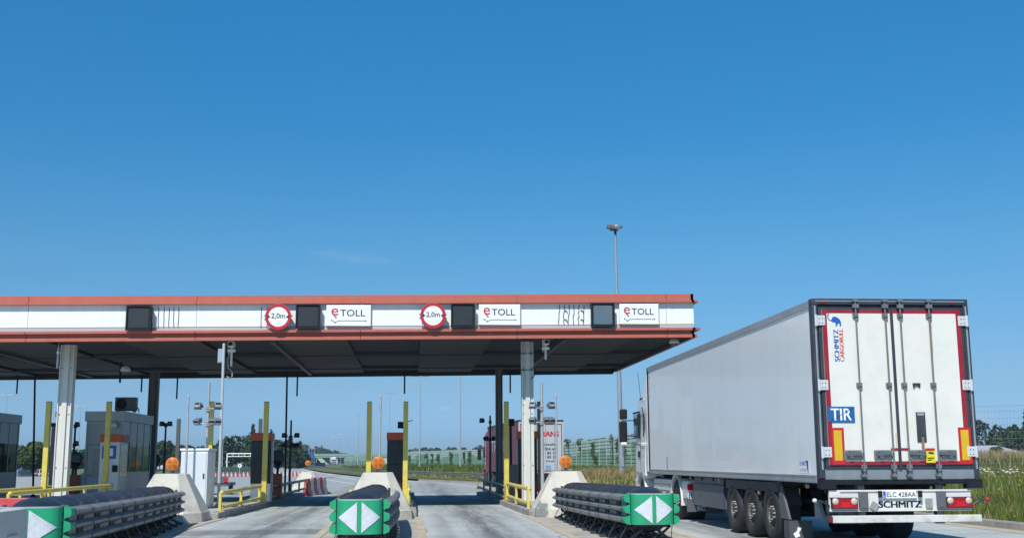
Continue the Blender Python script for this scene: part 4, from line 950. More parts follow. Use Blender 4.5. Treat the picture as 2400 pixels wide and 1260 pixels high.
for zz in (3.64, 2.61, 1.56):
    for x0, x1, kx_ in ((.05, .20, 1), (2.40, 2.55, -1)):
        b = MB(); b.box((x0, -.036, zz-.08), (x1, -.02, zz+.08)); kk = (x0-.02, x0+.02) if kx_ > 0 else (x1-.02, x1+.02)
        b.cyl((sum(kk)/2, -.03, zz-.09), (sum(kk)/2, -.03, zz+.09), .024, n=10); b.build('hinge', mat('hinge white', (.62, .64, .65), .4, .2), tr, bevel=.008)
        b = MB()
        for dx, dz in ((.05, .03), (.1, .03), (.05, -.04), (.1, -.04)): b.cyl((x0+dx, -.041, zz+dz), (x0+dx, -.036, zz+dz), .009, n=6)
        b.build('hinge_bolts', M_dark, tr)
# lettering on the left door, reading upwards
UX, UY = Vector((0, 0, 1)), Vector((-1, 0, 0))
b = MB(); text(b, 'SCHMITZ', 1, (.41, -.0195, 2.985), UX, UY, 0, 0, width=.51, height=.080, bold=.005); b.build('door_lettering', M_blue, tr)
b = MB(); text(b, 'CARGOBULL', 1, (.487, -.0195, 2.985), UX, UY, 0, 0, width=.52, height=.066, bold=.003); b.build('door_lettering', mat('lettering red', (.55, .05, .03), .4), tr)
el = [(.27, 3.74), (.255, 3.70), (.262, 3.66), (.30, 3.645), (.315, 3.665), (.33, 3.70), (.38, 3.70), (.41, 3.685), (.445, 3.655), (.462, 3.61), (.462, 3.55), (.44, 3.545), (.435, 3.585), (.42, 3.60), (.40, 3.575), (.395, 3.545), (.372, 3.548), (.372, 3.60), (.35, 3.615), (.33, 3.605), (.315, 3.625), (.295, 3.63), (.272, 3.64), (.245, 3.665), (.240, 3.70), (.252, 3.75), (.265, 3.775)]
b = MB(); b.prism([(u, v) for u, v in el], -.0215, -.0185, lambda u, v, t: (u, t, v)); b.build('elephant_emblem', M_blue, tr)
b = MB(); b.box((.17, -.03, 2.02), (.60, -.02, 2.27)); tp = b.build('tir_plate', mat('plate blue', (.012, .11, .30), .4, 0, .05, 4), tr)
b = MB(); text(b, 'TIR', 1, (.215, -.0315, 2.055), EX, EZ, 0, 0, width=.33, height=.185, bold=.004); b.build('plate_lettering', M_signwhite, tp)
b = MB(); b.bar((.18, -.034, 2.03), (.59, -.034, 2.26), .004); b.build('plate_wire', M_dark, tp)
for x0 in (.205, 2.275):
    b = MB(); b.box((x0, -.026, 1.37), (x0+.205, -.02, 1.94)); rp = b.build('marker_board', M_signred, tr)
    b = MB(); b.box((x0+.037, -.030, 1.43), (x0+.165, -.026, 1.90)); b.build('yellow_field', mat('marker yellow', (.62, .40, .015), .35, 0, .06, 5), rp)
b = MB(); b.box((1.60, -.03, 1.71), (1.75, -.02, 2.18)); b.build('latch_slot', M_frame, tr); b = MB(); b.box((1.58, -.045, 2.60), (1.70, -.02, 2.64)); b.box((1.585, -.04, 2.56), (1.605, -.02, 2.60)); b.box((1.675, -.04, 2.57), (1.695, -.02, 2.60)); lt = b.build('door_hook', M_frame, tr)
b = MB(); b.box((1.66, -.05, 1.63), (1.70, -.03, 1.79)); b.build('latch_tongue', mat('rusty latch', (.30, .19, .10), .6, .2, .3, 9), lt)
b = MB(); b.box((1.62, -.035, 2.13), (1.73, -.03, 2.165)); b.build('latch_plate', M_galv, lt)
b = MB(); b.box((1.71, -.05, 1.39), (1.86, -.046, 1.60)); stk = b.build('warning_sticker', mat('sticker yellow', (.66, .58, .02), .4), tr)
b = MB(); b.box((1.71, -.053, 1.575), (1.86, -.05, 1.615)); b.box((1.70, -.053, 1.41), (1.712, -.046, 1.6)); b.build('sticker_red', M_signred, stk)
b = MB(); b.prism([(1.745, 1.555), (1.80, 1.56), (1.845, 1.54), (1.835, 1.525), (1.76, 1.53)], -.054, -.051, lambda u, v, t: (u, t, v)); b.box((1.73, -.054, 1.455), (1.84, -.051, 1.47)); b.box((1.735, -.054, 1.425), (1.80, -.051, 1.44)); b.build('sticker_marks', M_ink, stk)
b = MB(); b.box((1.16, -.03, 1.585), (1.275, -.02, 1.62)); b.box((1.325, -.03, 1.585), (1.47, -.02, 1.62)); b.build('tape_piece', M_tape, tr)
# rust run below the right-hand bar keeper
random.seed(5); b = MB()
vs = []; 
for k in range(12):
    z = 3.70-k*.055; wv = .014*(1-k/14)+random.uniform(-.003, .003); vs += [(1.945-wv, -.0195, z), (1.95+wv, -.0195, z)]
b.add(vs, [(2*i, 2*i+1, 2*i+3, 2*i+2) for i in range(11)])
vs = []
for k in range(6):
    z = 1.62+k*.045; vs += [(1.255-.006, -.0195, z), (1.255+.004+.002*k, -.0195, z)]
b.add(vs, [(2*i, 2*i+1, 2*i+3, 2*i+2) for i in range(5)])
b.build('rust_stain', mat('rust run', (.52, .38, .20), .8, 0, .3, 30), tr)
b = MB()
for x0 in (.14, 2.28): b.box((x0, -.012, Z1-.085), (x0+.09, 0, Z1-.05))
b.build('top_marker_light', mat('dark red lens', (.16, .015, .015), .3), tr)
# light bar
LBW = (.13, 2.43)
b = MB(); b.box((LBW[0], .02, .66), (LBW[1], .055, .97)); b.box((LBW[0], .0, .945), (LBW[1], .055, .975)); b.box((LBW[0], .0, .645), (LBW[1], .055, .66)); b.box((LBW[0], -.004, .86), (LBW[0]+.18, .02, .945)); lb = b.build('light_bar', mat('bar white', (.66, .66, .63), .4, 0, .03, 2, dirt=(.5, .47, .42), dirt_amt=.3), tr, bevel=.006)
for x0 in (.15, 2.0):
    e = bpy.data.objects.new('tail_light', None); C.objects.link(e); e.parent = tr; e.location = (x0, 0, .69)
    b = MB(); b.box((0, -.05, 0), (.42, .02, .17)); b.build('housing', M_black, e, bevel=.012)
    b = MB(); b.box((.01, -.058, .01), (.41, -.05, .16)); b.build('red_lens', mat('tail lamp red', (.33, .004, .010), .2, 0, .15, 14, coat=.5), e, bevel=.004)
    b = MB()
    for xx in (.055, .355): b.lathe([(0, .022), (.03, .018), (.045, .008), (.052, 0)], (xx, -.058, .115), (0, -1, 0), 16)
    b.build('round_lens', mat('clear lens', (.62, .55, .48), .2, .2), e)
    b = MB(); b.prism([(.12, .025), (.31, .025), (.25, .10), (.18, .10)], -.062, -.058, lambda u, v, t: (u, t, v)); b.cyl((.16, -.058, .09), (.16, -.063, .09), .02, n=8); b.cyl((.27, -.058, .09), (.27, -.063, .09), .02, n=8); b.cyl((.31, -.058, .055), (.31, -.063, .055), .02, n=8); b.build('reflector', mat('bright red', (.55, .01, .02), .25), e)
b = MB()
for x0 in (.60, 1.86): b.box((x0, -.03, .675), (x0+.145, .02, .95)); b.box((x0+.02, -.04, .70), (x0+.12, -.03, .80)); b.box((x0+.02, .05, .5), (x0+.12, .12, 1.05))
b.build('bracket', M_darkgrey, tr, bevel=.01)
b = MB(); b.box((.985, -.02, .845), (1.53, .02, .96)); pl = b.build('number_plate', M_signwhite, tr, bevel=.004)
b = MB(); b.box((.99, -.024, .85), (1.03, -.02, .955)); b.build('blue_field', M_blue, pl)
b = MB(); text(b, 'PL', 1, (.996, -.0255, .858), EX, EZ, 0, 0, width=.028, height=.02); b.build('plate_lettering', M_signwhite, pl)
b = MB(); text(b, 'ELC 428AA', 1, (1.045, -.0235, .868), EX, EZ, 0, .004, width=.47, height=.072); b.build('plate_lettering', M_black, pl)
b = MB()
for x0 in (.90, 1.545): b.cyl((x0+.03, -.05, .86), (x0+.03, -.05, .96), .033, n=12)
b.build('plate_lamp', M_black, tr)
b = MB(); text(b, 'SCHMITZ', 1, (.925, .0165, .70), EX, EZ, 0, 0, width=.69, height=.098, bold=.007); b.build('bar_lettering', M_black, tr)
b = MB(); b.cb((.84, -.0, .725), (.10, .05, .12), Matrix.Rotation(R(30), 3, 'Y')); b.box((1.68, -.02, .70), (1.785, .02, .84)); b.box((1.725, -.03, .70), (1.74, -.02, .84)); b.build('connector_box', mat('grey connector', (.3, .31, .3), .5, 0, .2, 8), tr)
# underrun bar and supports
b = MB(); b.box((.16, -.04, .475), (2.56, .06, .585)); b.build('underrun_bar', mat('bar white worn', (.62, .62, .58), .45, 0, .05, 2, dirt=(.30, .25, .19), dirt_amt=.7, dirt_scale=3.5), tr, bevel=.01)
b = MB(); b.box((.6, .06, .45), (.72, .18, 1.1)); b.box((1.88, .06, .45), (2.0, .18, 1.1)); b.box((.09, .0, .475), (.155, .08, .585)); b.build('underrun_support', M_dark, tr)
b = MB(); b.box((.10, -.03, .49), (.155, .0, .57)); b.build('side_reflector', mat('dark red lens', (.16, .015, .015)), tr)
for s, x0 in ((-1, .12), (1, 2.43)):
    b = MB(); b.path([(x0, -.0, .73), (x0+s*.10, -.02, .80), (x0+s*.22, -.03, .82)], .018, 8); b.build('outrigger_arm', M_rubber, tr)
    b = MB(); b.lathe([(0, -.03), (.03, -.02), (.033, .02), (0, .035)], (x0+s*.24, -.03, .82), (0, -1, 0), 12); b.build('outrigger_lamp', M_signwhite if s < 0 else M_signred, tr)
# chassis under the floor
b = MB(); b.box((.75, .2, .92), (.90, 12.6, 1.08)); b.box((1.70, .2, .92), (1.85, 12.6, 1.08))
for yy in range(1, 13): b.box((.1, yy, 1.0), (2.5, yy+.08, 1.075))
for yy in (2.85, 4.1, 5.35): b.cyl((.3, yy, .5), (2.3, yy, .5), .07); b.box((.72, yy-.3, .55), (.93, yy+.1, .95)); b.box((1.67, yy-.3, .55), (1.88, yy+.1, .95)); b.cyl((.82, yy+.2, .55), (.82, yy+.2, .92), .12); b.cyl((1.78, yy+.2, .55), (1.78, yy+.2, .92), .12)
b.build('chassis', M_black, tr)
b = MB(); b.box((.62, 2.2, .70), (.70, 5.9, .76)); b.cyl((.9, .9, .72), (1.7, .9, .72), .14); b.cyl((.95, 1.4, .75), (1.7, 1.4, .75), .16); b.build('air_tank', M_dark, tr)
for yy in (2.85, 4.1, 5.35):
    wheel(.10, yy, .50, .36, -1, tr); wheel(BW-.10, yy, .50, .36, 1, tr)
# mudguards between wheels, flaps
for yy in (2.85, 4.1, 5.35):
    b = MB(); vs = []; K = 10
    for k in range(K+1):
        a = R(15)+R(150)*k/K
        for rr in (.56, .59):
            for xx in (.12, .46): vs.append((xx, yy-rr*math.cos(a), .5+rr*math.sin(a)))
    fs = []
    for k in range(K): o_ = 4*k; fs += [(o_, o_+1, o_+5, o_+4), (o_+2, o_+6, o_+7, o_+3), (o_, o_+4, o_+6, o_+2), (o_+1, o_+3, o_+7, o_+5)]
    b.add(vs, fs+[(0, 2, 3, 1), (4*K, 4*K+1, 4*K+3, 4*K+2)]); b.build('mudguard', M_dark, tr)
b = MB(); b.prism([(2.36, 1.06), (2.22, 1.06), (1.80, .44), (2.22, .44)], .06, .10, lambda u, v, t: (t, u, v)); b.build('mudguard_side', M_darkgrey, tr)
b = MB(); b.box((.06, 1.80, .10), (.46, 1.83, .42)); b.box((.06, 2.1, .12), (.09, 1.83, .42)); b.build('mud_flap', mat('flap rubber', (.07, .075, .08), .7, 0, .2, 6), tr)
b = MB(); b.prism([(.16, .13), (.24, .16), (.22, .22), (.28, .30), (.2, .31), (.19, .25), (.12, .2)], 1.795, 1.80, lambda u, v, t: (u, t, v)); b.build('flap_emblem', M_signwhite, tr)
b = MB(); b.box((.06, 2.2, .88), (.09, 5.8, 1.05)); b.build('side_skirt_rail', M_dark, tr)
# side locker
b = MB(); b.box((.10, 6.15, .42), (.75, 8.85, .92)); b.box((.12, 6.2, .92), (.7, 8.8, 1.07)); b.build('side_locker', mat('locker grey', (.085, .10, .12), .5, 0, .06, 2, dirt=(.16, .155, .14), dirt_amt=.3), tr, bevel=.01)
b = MB(); b.box((.095, 6.12, .40), (.10, 6.16, 1.07)); b.box((.094, 8.2, .62), (.10, 8.26, .67)); b.build('locker_trim', M_dark, tr)
b = MB()
for yy, zz in ((9.0, 1.03), (6.4, 1.02), (3.55, .84), (.85, 1.02)): b.cyl((.06, yy, zz), (.10, yy, zz), .035, n=12)
b.build('side_marker', mat('amber marker', (.55, .30, .18), .3), tr)
b = MB(); b.box((.30, .62, .53), (.56, .66, .80)); b.box((.28, .5, .50), (.55, .85, .56)); b.prism([(.9, .78), (.75, .80), (.55, .53), (.9, .50)], .20, .26, lambda u, v, t: (t, u, v)); b.build('wheel_chock', mat('chock grey', (.22, .24, .26), .5, 0, .1, 5), tr)
b = MB(); b.box((.42, .35, .44), (.82, .45, .95)); b.box((.46, .33, .60), (.78, .35, .88)); b.box((.46, .33, .48), (.78, .35, .56)); b.build('tool_box', mat('tool box', (.13, .15, .17), .5, 0, .1, 5), tr, bevel=.015)
b = MB(); b.box((.9, 10.3, 0.35), (1.05, 10.45, 1.0)); b.box((1.6, 10.3, .35), (1.75, 10.45, 1.0)); b.box((.85, 10.2, .3), (1.8, 10.55, .36)); b.build('landing_leg', M_dark, tr)

# tractor unit in front of the trailer
tc_ = thing('lorry_cab', (TY[0]+13.75*math.sin(-TA)+.0, TY[1]+13.75, 0), 'white lorry cab with black mirrors ahead of the big white trailer', 'lorry', rz=TA)
M_cab = mat('cab white', (.80, .80, .79), .28, 0, .02, 2, coat=.5)
def profile_body(name, prof, x0, x1, m, parent, taper=None, bevel=.04):
    b = MB(); n_ = len(prof)
    def pt(y, z, s):
        t_ = taper(y, z) if taper else 0; return (x0+t_ if s < 0 else x1-t_, y, z)
    b.add([pt(y, z, -1) for y, z in prof]+[pt(y, z, 1) for y, z in prof], [tuple(range(n_)), tuple(range(2*n_-1, n_-1, -1))]+[((i+1) % n_, i, n_+i, n_+(i+1) % n_) for i in range(n_)])
    return b.build(name, m, parent, bevel=bevel)
tp_ = lambda y, z: .05*max(0, z-2.2)/1.2+(.10 if y > 1.75 else .0)
CX0, CX1 = .0, 2.56
body = profile_body('cab_body', [(.28, 1.02), (.28, 3.15), (.6, 3.22), (1.5, 3.15), (2.0, 2.95), (2.12, 2.2), (2.2, 1.6), (2.2, .42), (1.9, .42), (1.85, .8), (1.55, 1.10), (.8, 1.10), (.55, .95)], CX0, CX1, M_cab, tc_, tp_, .05)
profile_body('roof_deflector', [(.05, 3.16), (.05, 3.82), (.3, 3.86), (.9, 3.62), (1.5, 3.22)], CX0+.16, CX1-.16, M_cab, tc_, None, .05)
profile_body('side_fairing', [(-.08, 1.15), (-.08, 3.80), (.02, 3.80), (.26, 3.2), (.26, 1.15)], CX0+.02, CX0+.07, M_cab, tc_, None, .01)
b = MB(); b.box((CX0-.012, .95, 2.1), (CX0+.06, 1.85, 2.78)); b.build('side_window', M_glass, tc_, bevel=.01)
b = MB(); b.box((CX0-.018, .92, 2.06), (CX0, .97, 2.82)); b.box((CX0-.018, .92, 2.80), (CX0, 1.9, 2.85)); b.box((CX0-.006, .90, 1.2), (CX0+.002, .915, 2.85)); b.box((CX0-.004, .9, 1.9), (CX0, 1.95, 1.92)); b.box((CX0-.004, .3, 1.83), (CX0, .88, 1.845)); b.box((CX0-.03, 1.0, 1.55), (CX0, 1.18, 1.72)); b.build('door_trim', M_black, tc_)
b = MB(); text(b, 'S', 1, (CX0+.012, .15, 2.2), (0, 0, 1), (0, 1, 0), .02, .03, width=.6, height=.2)
for k in range(3): b.path([(CX0+.012, .62-.1*k, 2.95-.22*k), (CX0+.012, .42-.02*k, 2.75-.2*k), (CX0+.012, .5, 2.45-.16*k)], .018, 6)
b.build('painted_ornament', M_dark, tc_)
b = MB(); b.bar((CX0+.05, 1.95, 2.62), (CX0-.30, 2.02, 2.62), .03); b.bar((CX0+.05, 1.95, 2.15), (CX0-.28, 2.02, 2.2), .03); mr = b.build('mirror_arm', M_black, tc_)
b = MB(); b.box((CX0-.40, 1.93, 1.98), (CX0-.18, 2.12, 2.60)); b.box((CX0-.38, 1.94, 2.66), (CX0-.17, 2.13, 2.96)); b.build('mirror_housing', M_black, mr, bevel=.04)
b = MB(); b.box((CX0-.38, 1.92, 1.90), (CX0-.20, 2.10, 1.99)); b.build('mirror_cap', M_cab, mr, bevel=.03)
b = MB(); b.cyl((CX0+.12, 1.3, 3.15), (CX0+.02, 1.15, 4.0), .007, n=6); b.build('antenna', M_black, tc_)
b = MB(); b.box((CX0+.12, 1.2, 3.14), (CX0+.3, 1.5, 3.25)); b.build('air_horn', M_dark, tc_)
# chassis fairing, tank, fender, bumper
b = MB(); b.box((.10, -2.55, .42), (.62, -.35, .98)); b.build('tank_fairing', M_cab, tc_, bevel=.04)
b = MB(); b.box((.093, -2.5, .68), (.10, -.4, .70)); b.box((.093, -2.5, .84), (.10, -.4, .855)); b.box((.09, -2.42, .78), (.10, -2.36, .84)); b.build('fairing_line', M_darkgrey, tc_)
wheel(.14, 1.20, .50, .32, -1, tc_); wheel(2.46, 1.20, .50, .32, 1, tc_)
wheel(.14, -3.1, .50, .60, -1, tc_); wheel(2.46, -3.1, .50, .60, 1, tc_)
def arch(name, yc, r1, r2, x0, x1, a0, a1, m, parent, zc_=.5):
    b = MB(); vs = []; K = 16
    for k in range(K+1):
        a = R(a0)+R(a1-a0)*k/K
        for rr in (r1, r2):
            for xx in (x0, x1): vs.append((xx, yc-rr*math.cos(a), zc_+rr*math.sin(a)))
    fs = []
    for k in range(K): o_ = 4*k; fs += [(o_, o_+1, o_+5, o_+4), (o_+2, o_+6, o_+7, o_+3), (o_, o_+4, o_+6, o_+2), (o_+1, o_+3, o_+7, o_+5)]
    b.add(vs, fs+[(0, 2, 3, 1), (4*K, 4*K+1, 4*K+3, 4*K+2)]); return b.build(name, m, parent, bevel=.01)
arch('wheel_arch', 1.2, .57, .70, .04, .5, 0, 175, M_cab, tc_); arch('rear_fender', -3.1, .57, .62, .08, .62, -12, 170, M_cab, tc_)
b = MB(); b.box((.08, 1.95, .3), (2.52, 2.3, .95)); b.build('front_bumper', M_cab, tc_, bevel=.06)
b = MB(); b.box((.10, -4.35, .55), (.62, -3.72, .98)); b.build('rear_fairing', M_cab, tc_, bevel=.05)
b = MB(); b.box((.08, -4.42, .76), (.48, -4.35, .90)); b.build('tail_lamp', mat('bright red', (.72, .02, .04)), tc_, bevel=.01)
b = MB(); b.box((.10, -4.42, .56), (.50, -4.36, .70)); pp = b.build('number_plate', M_signwhite, tc_)
b = MB(); b.box((.105, -4.425, .565), (.135, -4.42, .695)); b.build('blue_field', M_blue, pp)
b = MB(); text(b, 'ELC', 1, (.15, -4.4235, .585), EX, EZ, 0, .004, width=.2, height=.09); b.build('plate_lettering', M_black, pp)
b = MB(); b.box((.05, -4.46, .26), (.9, -4.42, .52)); fl = b.build('rear_flap', M_darkgrey, tc_)
b = MB(); text(b, 'SC', 1, (.28, -4.4635, .29), EX, EZ, 0, .03, width=.2, height=.1); b.build('flap_lettering', M_signwhite, fl)
b = MB(); b.box((.8, -4.4, .6), (.95, 1.9, .85)); b.box((1.65, -4.4, .6), (1.8, 1.9, .85)); b.box((.7, -3.6, .9), (1.9, -2.6, 1.0)); b.box((.3, .3, .6), (2.3, 2, 1.1)); b.build('chassis', M_black, tc_)
b = MB(); b.path([(.9, .2, 1.6), (.8, -.05, 1.3), (.9, -.3, 1.2)], .03, 8); b.box((.35, -.3, 1.0), (.42, -.2, 1.12)); b.build('air_line', mat('hose white', (.5, .5, .48), .5), tc_)

# ---------------------------------------------------------------- maroon curtain lorry beyond the booths
M_maroon = mat('maroon curtain', (.15, .022, .035), .5, 0, .12, 1.6, stretch=(1, 1, .2), dirt=(.20, .09, .09), dirt_amt=.3)
ra = R(3.6); RX, RY = gx(1216, 62.5), 62.5
rl = thing('curtain_trailer', (RX, RY, 0), 'maroon curtain-side trailer with pale rear doors and red border, driving off beyond the right island', 'trailer', rz=ra)
b = MB(); b.box((0, .06, 1.0), (2.52, 13.3, 3.82)); b.build('curtain_body', M_maroon, rl)
b = MB(); b.box((-.02, .0, 3.80), (2.54, 13.3, 3.92)); b.build('roof', M_dark, rl)
b = MB(); b.box((.0, 0, 1.0), (2.52, .06, 3.80)); b.build('rear_frame', mat('pale frame', (.50, .50, .50), .5), rl)
b = MB(); b.box((.07, -.01, 1.09), (2.45, 0, 3.70)); b.build('red_border', M_tape, rl)
b = MB(); b.box((.12, -.02, 1.14), (1.255, -.01, 3.64)); b.build('rear_door', mat('pale door', (.43, .45, .46)), rl)
b = MB(); b.box((1.265, -.02, 1.14), (2.40, -.01, 3.64)); b.build('rear_door', mat('pale door', (.43, .45, .46), .4, 0, .04, 1), rl)
b = MB()
for X_ in (.5, 1.0, 1.5, 2.0): b.cyl((X_, -.04, 1.1), (X_, -.04, 3.75), .018, n=8)
b.build('locking_bar', M_galv, rl)
b = MB(); text(b, 'NTRANS', 1, (.75, -.024, 2.98), EX, EZ, 0, 0, width=1.5, height=.30, bold=.02); b.build('door_lettering', M_signred, rl)
b = MB()
for t_, z, x0, ww in (('GDAŃSK', 2.50, 1.42, .75), ('TKA 6/H', 2.24, 1.42, .75), ('83 10', 2.02, 1.60, .5), ('83 15', 1.80, 1.60, .5), ('ns.pl', 1.58, 1.55, .45)): text(b, t_, 1, (x0, -.024, z), EX, EZ, 0, 0, width=ww, height=.14, bold=.01)
b.build('door_lettering', M_ink, rl)
b = MB(); b.box((1.52, -.024, 1.16), (1.80, -.02, 1.42)); b.build('blue_sticker', mat('faded blue', (.15, .30, .50), .5), rl)
b = MB()
for t_, y0, z, ww, hh in (('TRANS', 11.4, 2.2, 6.4, .75),): text(b, t_, 1, (-.006, y0, z), (0, -1, 0), EZ, 0, .01, width=ww, height=hh)
b.build('side_lettering', mat('faded white', (.45, .40, .40), .6), rl)
b = MB(); b.box((.05, .02, .55), (2.47, .1, .95)); b.box((.0, 3, .6), (.04, 8, .98)); b.box((.7, .1, .8), (1.8, 12, 1.0)); b.build('underside', M_black, rl)
b = MB(); b.box((.1, -.02, .62), (.5, .02, .78)); b.box((2.0, -.02, .62), (2.4, .02, .78)); b.build('tail_light', mat('tail lamp red', (.4, 0, 0)), rl)
for yy in (2.8, 4.1, 5.4): wheel(.08, yy, .5, .36, -1, rl, detail=False); wheel(2.44, yy, .5, .36, 1, rl, detail=False)
d_ = Vector((-math.sin(ra), math.cos(ra), 0))*13.8
rc = thing('lorry_cab', (RX+d_.x, RY+d_.y, 0), 'maroon lorry cab with white lettering, pulling the maroon curtain-side trailer', 'lorry', rz=ra)
M_mcab = mat('maroon paint', (.22, .022, .04), .3, 0, .04, 2, coat=.5)
profile_body('cab_body', [(0, .9), (0, 3.5), (.3, 3.6), (1.3, 3.3), (1.95, 2.9), (2.15, 2.0), (2.2, .4), (1.8, .4), (1.6, 1.1), (.7, 1.1), (.4, .9)], .0, 2.5, M_mcab, rc, lambda y, z: .08 if y > 1.9 else 0, .05)
b = MB(); b.box((-.01, .9, 1.9), (.02, 1.85, 2.6)); b.build('side_window', M_glass, rc)
b = MB(); text(b, 'Trans', 1, (-.008, .35, 1.3), (0, 0, 1), (0, 1, 0), 0, .01, width=1.7, height=.34); b.build('cab_lettering', M_signwhite, rc)
b = MB(); b.bar((0, 1.9, 2.4), (-.3, 1.95, 2.4), .04); b.box((-.38, 1.85, 1.75), (-.14, 2.02, 2.45)); b.build('mirror', M_black, rc, bevel=.03)
wheel(.06, 1.15, .5, .32, -1, rc, detail=False); wheel(2.44, 1.15, .5, .32, 1, rc, detail=False); wheel(.06, -2.6, .5, .5, -1, rc, detail=False)
b = MB(); b.box((.06, -2.0, .4), (.6, -.1, .95)); b.build('tank', M_darkgrey, rc, bevel=.04)

# ---------------------------------------------------------------- plastic lane barriers
M_bred = mat('barrier red', (.50, .045, .05), .5, 0, .1, 2, dirt=(.45, .25, .22), dirt_amt=.5)
M_bwhite = mat('barrier white', (.62, .60, .58), .55, 0, .08, 2, dirt=(.36, .33, .30), dirt_amt=.5, dirt_scale=2.5)
def barrier(x, y, rz, label, m, L=1.2, h=.82, wd=.42, grp='red and white plastic lane barriers'):
    b = MB(); b.prism([(-wd/2, 0), (wd/2, 0), (wd/2, .12), (wd*.27, .34), (wd*.2, h), (-wd*.2, h), (-wd*.27, .34), (-wd/2, .12)], 0, L, lambda u, v, t: (u, t, v))
    b.box((-wd*.28, L*.35, h*.62), (wd*.28, L*.65, h*.68)); b.box((-wd*.12, -.03, .1), (wd*.12, 0, h*.9))
    o = b.build('plastic_barrier', m, bevel=.025); o.location = (x, y, gz(y) if y < 40 else -.25); o.rotation_euler = (0, 0, rz); return tag(o, label, 'barrier', grp)
# chain at the exit of the left-hand lane, each module a thing
pts = [gnd(757, 1152), gnd(744, 1150)]
pts = [Vector((-5.15, 56.8, -.2)), Vector((-4.55, 60.8, -.24)), Vector((-4.75, 63.0, -.25)), Vector((-5.3, 67, -.25)), Vector((-6.3, 72, -.25)), Vector((-8.4, 88, -.25))]
seq = []; 
for a, b_ in zip(pts, pts[1:]):
    d = b_-a; n_ = int(d.length/.62)
    for k in range(n_): seq.append((a+d*k/n_, math.atan2(-d.x, d.y)))
proto_b = {}
for k, (p, rz) in enumerate(seq):
    red = k % 2 == 0; lb = ('red' if red else 'white')+' plastic barrier module in the curving row beyond the left-hand lane'
    if red in proto_b:
        o = proto_b[red].copy(); C.objects.link(o); o.location = p; o.rotation_euler = (0, 0, rz)
    else: o = barrier(p.x, p.y, rz, lb, M_bred if red else M_bwhite, L=.58, h=.86); proto_b[red] = o
    tag(o, lb, 'barrier', ('red' if red else 'white')+' plastic barriers in the curving row')
    if k == 0: o['label'] = 'red plastic barrier starting the curving row at the end of the shaded guard rail'
# far row across the plaza on the left
pb0 = {}
for k in range(46):
    red = k % 2 == 0; p = Vector((gx(500, 130)+.22*k*.95, 130+.12*k, -.25)); lb = ('red' if red else 'white')+' barrier in the long low row far across the plaza'
    if red in pb0: o = pb0[red].copy(); C.objects.link(o)
    else: o = barrier(0, 0, 0, lb, M_bred if red else M_bwhite, L=.2, h=.52, wd=.24); o.rotation_euler = (0, 0, 0); pb0[red] = o
    o.location = p; tag(o, lb, 'barrier', ('red' if red else 'white')+' barriers in the far row')
# near ones at the lower left
o = barrier(-4.90, 13.7, R(1.5), 'pale worn plastic barrier hiding the left half of the nearest green nose', mat('pale barrier', (.56, .54, .49), .6, 0, .08, 1.5, dirt=(.33, .31, .28), dirt_amt=.5, dirt_scale=2), L=1.2, h=.90, wd=.60); o['label'] = 'pale worn plastic barrier hiding the left half of the nearest green nose'
barrier(-5.24, 13.2, R(3), 'red plastic barrier cut off by the lower left corner', M_bred, L=.7, h=.80, wd=.50)
barrier(-7.15, 22.6, R(86), 'red plastic barrier lying low behind the left crash cushion', M_bred, L=1.6, h=.80, wd=.45)
barrier(-5.75, 16.6, R(84), 'white plastic barrier at the left edge behind the pale barrier', M_bwhite, L=1.5, h=.72, wd=.45)

# ---------------------------------------------------------------- guard rails of the motorway
M_wornrail = mat('weathered rail', (.17, .165, .15), .6, .1, .2, 2)
def wbeam(pts, label, h=.62, step=4, z=.0, maxp=60):
    c = thing('crash_barrier', (pts[0][0], pts[0][1], z), label, 'guard rail')
    o = Vector((pts[0][0], pts[0][1], z)); P = [Vector(p).to_3d() if len(p) == 2 else Vector(p) for p in pts]; P = [Vector((p[0], p[1], z))-o for p in pts and [(q[0], q[1]) for q in pts]]
    b = MB()
    for p, q in zip(P, P[1:]):
        d = (q-p).normalized(); n_ = Vector((-d.y, d.x, 0))
        pr = [(0, h-.22), (.05, h-.19), (.05, h-.15), (0, h-.11), (.05, h-.07), (.05, h-.03), (0, h)]
        b.add([p+n_*u+EZ*v for u, v in pr]+[q+n_*u+EZ*v for u, v in pr], [(i, i+1, 8+i, 7+i) for i in range(6)])
    b.build('rail', M_wornrail, c, fix=False); n = 0
    for p, q in zip(P, P[1:]):
        L = (q-p).length; k = 0
        while k*step < L and n < maxp:
            s = p+(q-p)*(k*step/L); b = MB(); b.box((s.x-.04, s.y+.02, -.1), (s.x+.04, s.y+.10, h-.05)); b.build('post', M_wornrail, c); k += 1; n += 1
    return c
wbeam([(x+1.0, y) for x, y in redge[4:10]], 'long galvanised guard rail along the verge where the road bends left', z=-.08, step=4, maxp=70)
wbeam([(x-1, y) for x, y in [(-62, 440), (-42, 262), (-33, 190)]], 'distant guard rail on the left side of the bending road', z=.0, step=6, maxp=50)
# low control post in the verge
p = at(1330, 1118, 62); c = thing('marker_box', (p.x, 62, .2), 'small mossy grey box on a short stem in the grass behind the chipped cone', 'box')
b = MB(); b.box((-.32, 0, .45), (.22, .3, .78)); b.build('case', mat('mossy grey', (.20, .21, .16), .7, 0, .2, 5), c); b = MB(); b.box((-.12, -.01, .58), (.14, 0, .66)); b.build('slot', M_black, c); b = MB(); b.box((-.05, .1, -.2), (.12, .25, .45)); b.build('stem', M_dark, c)

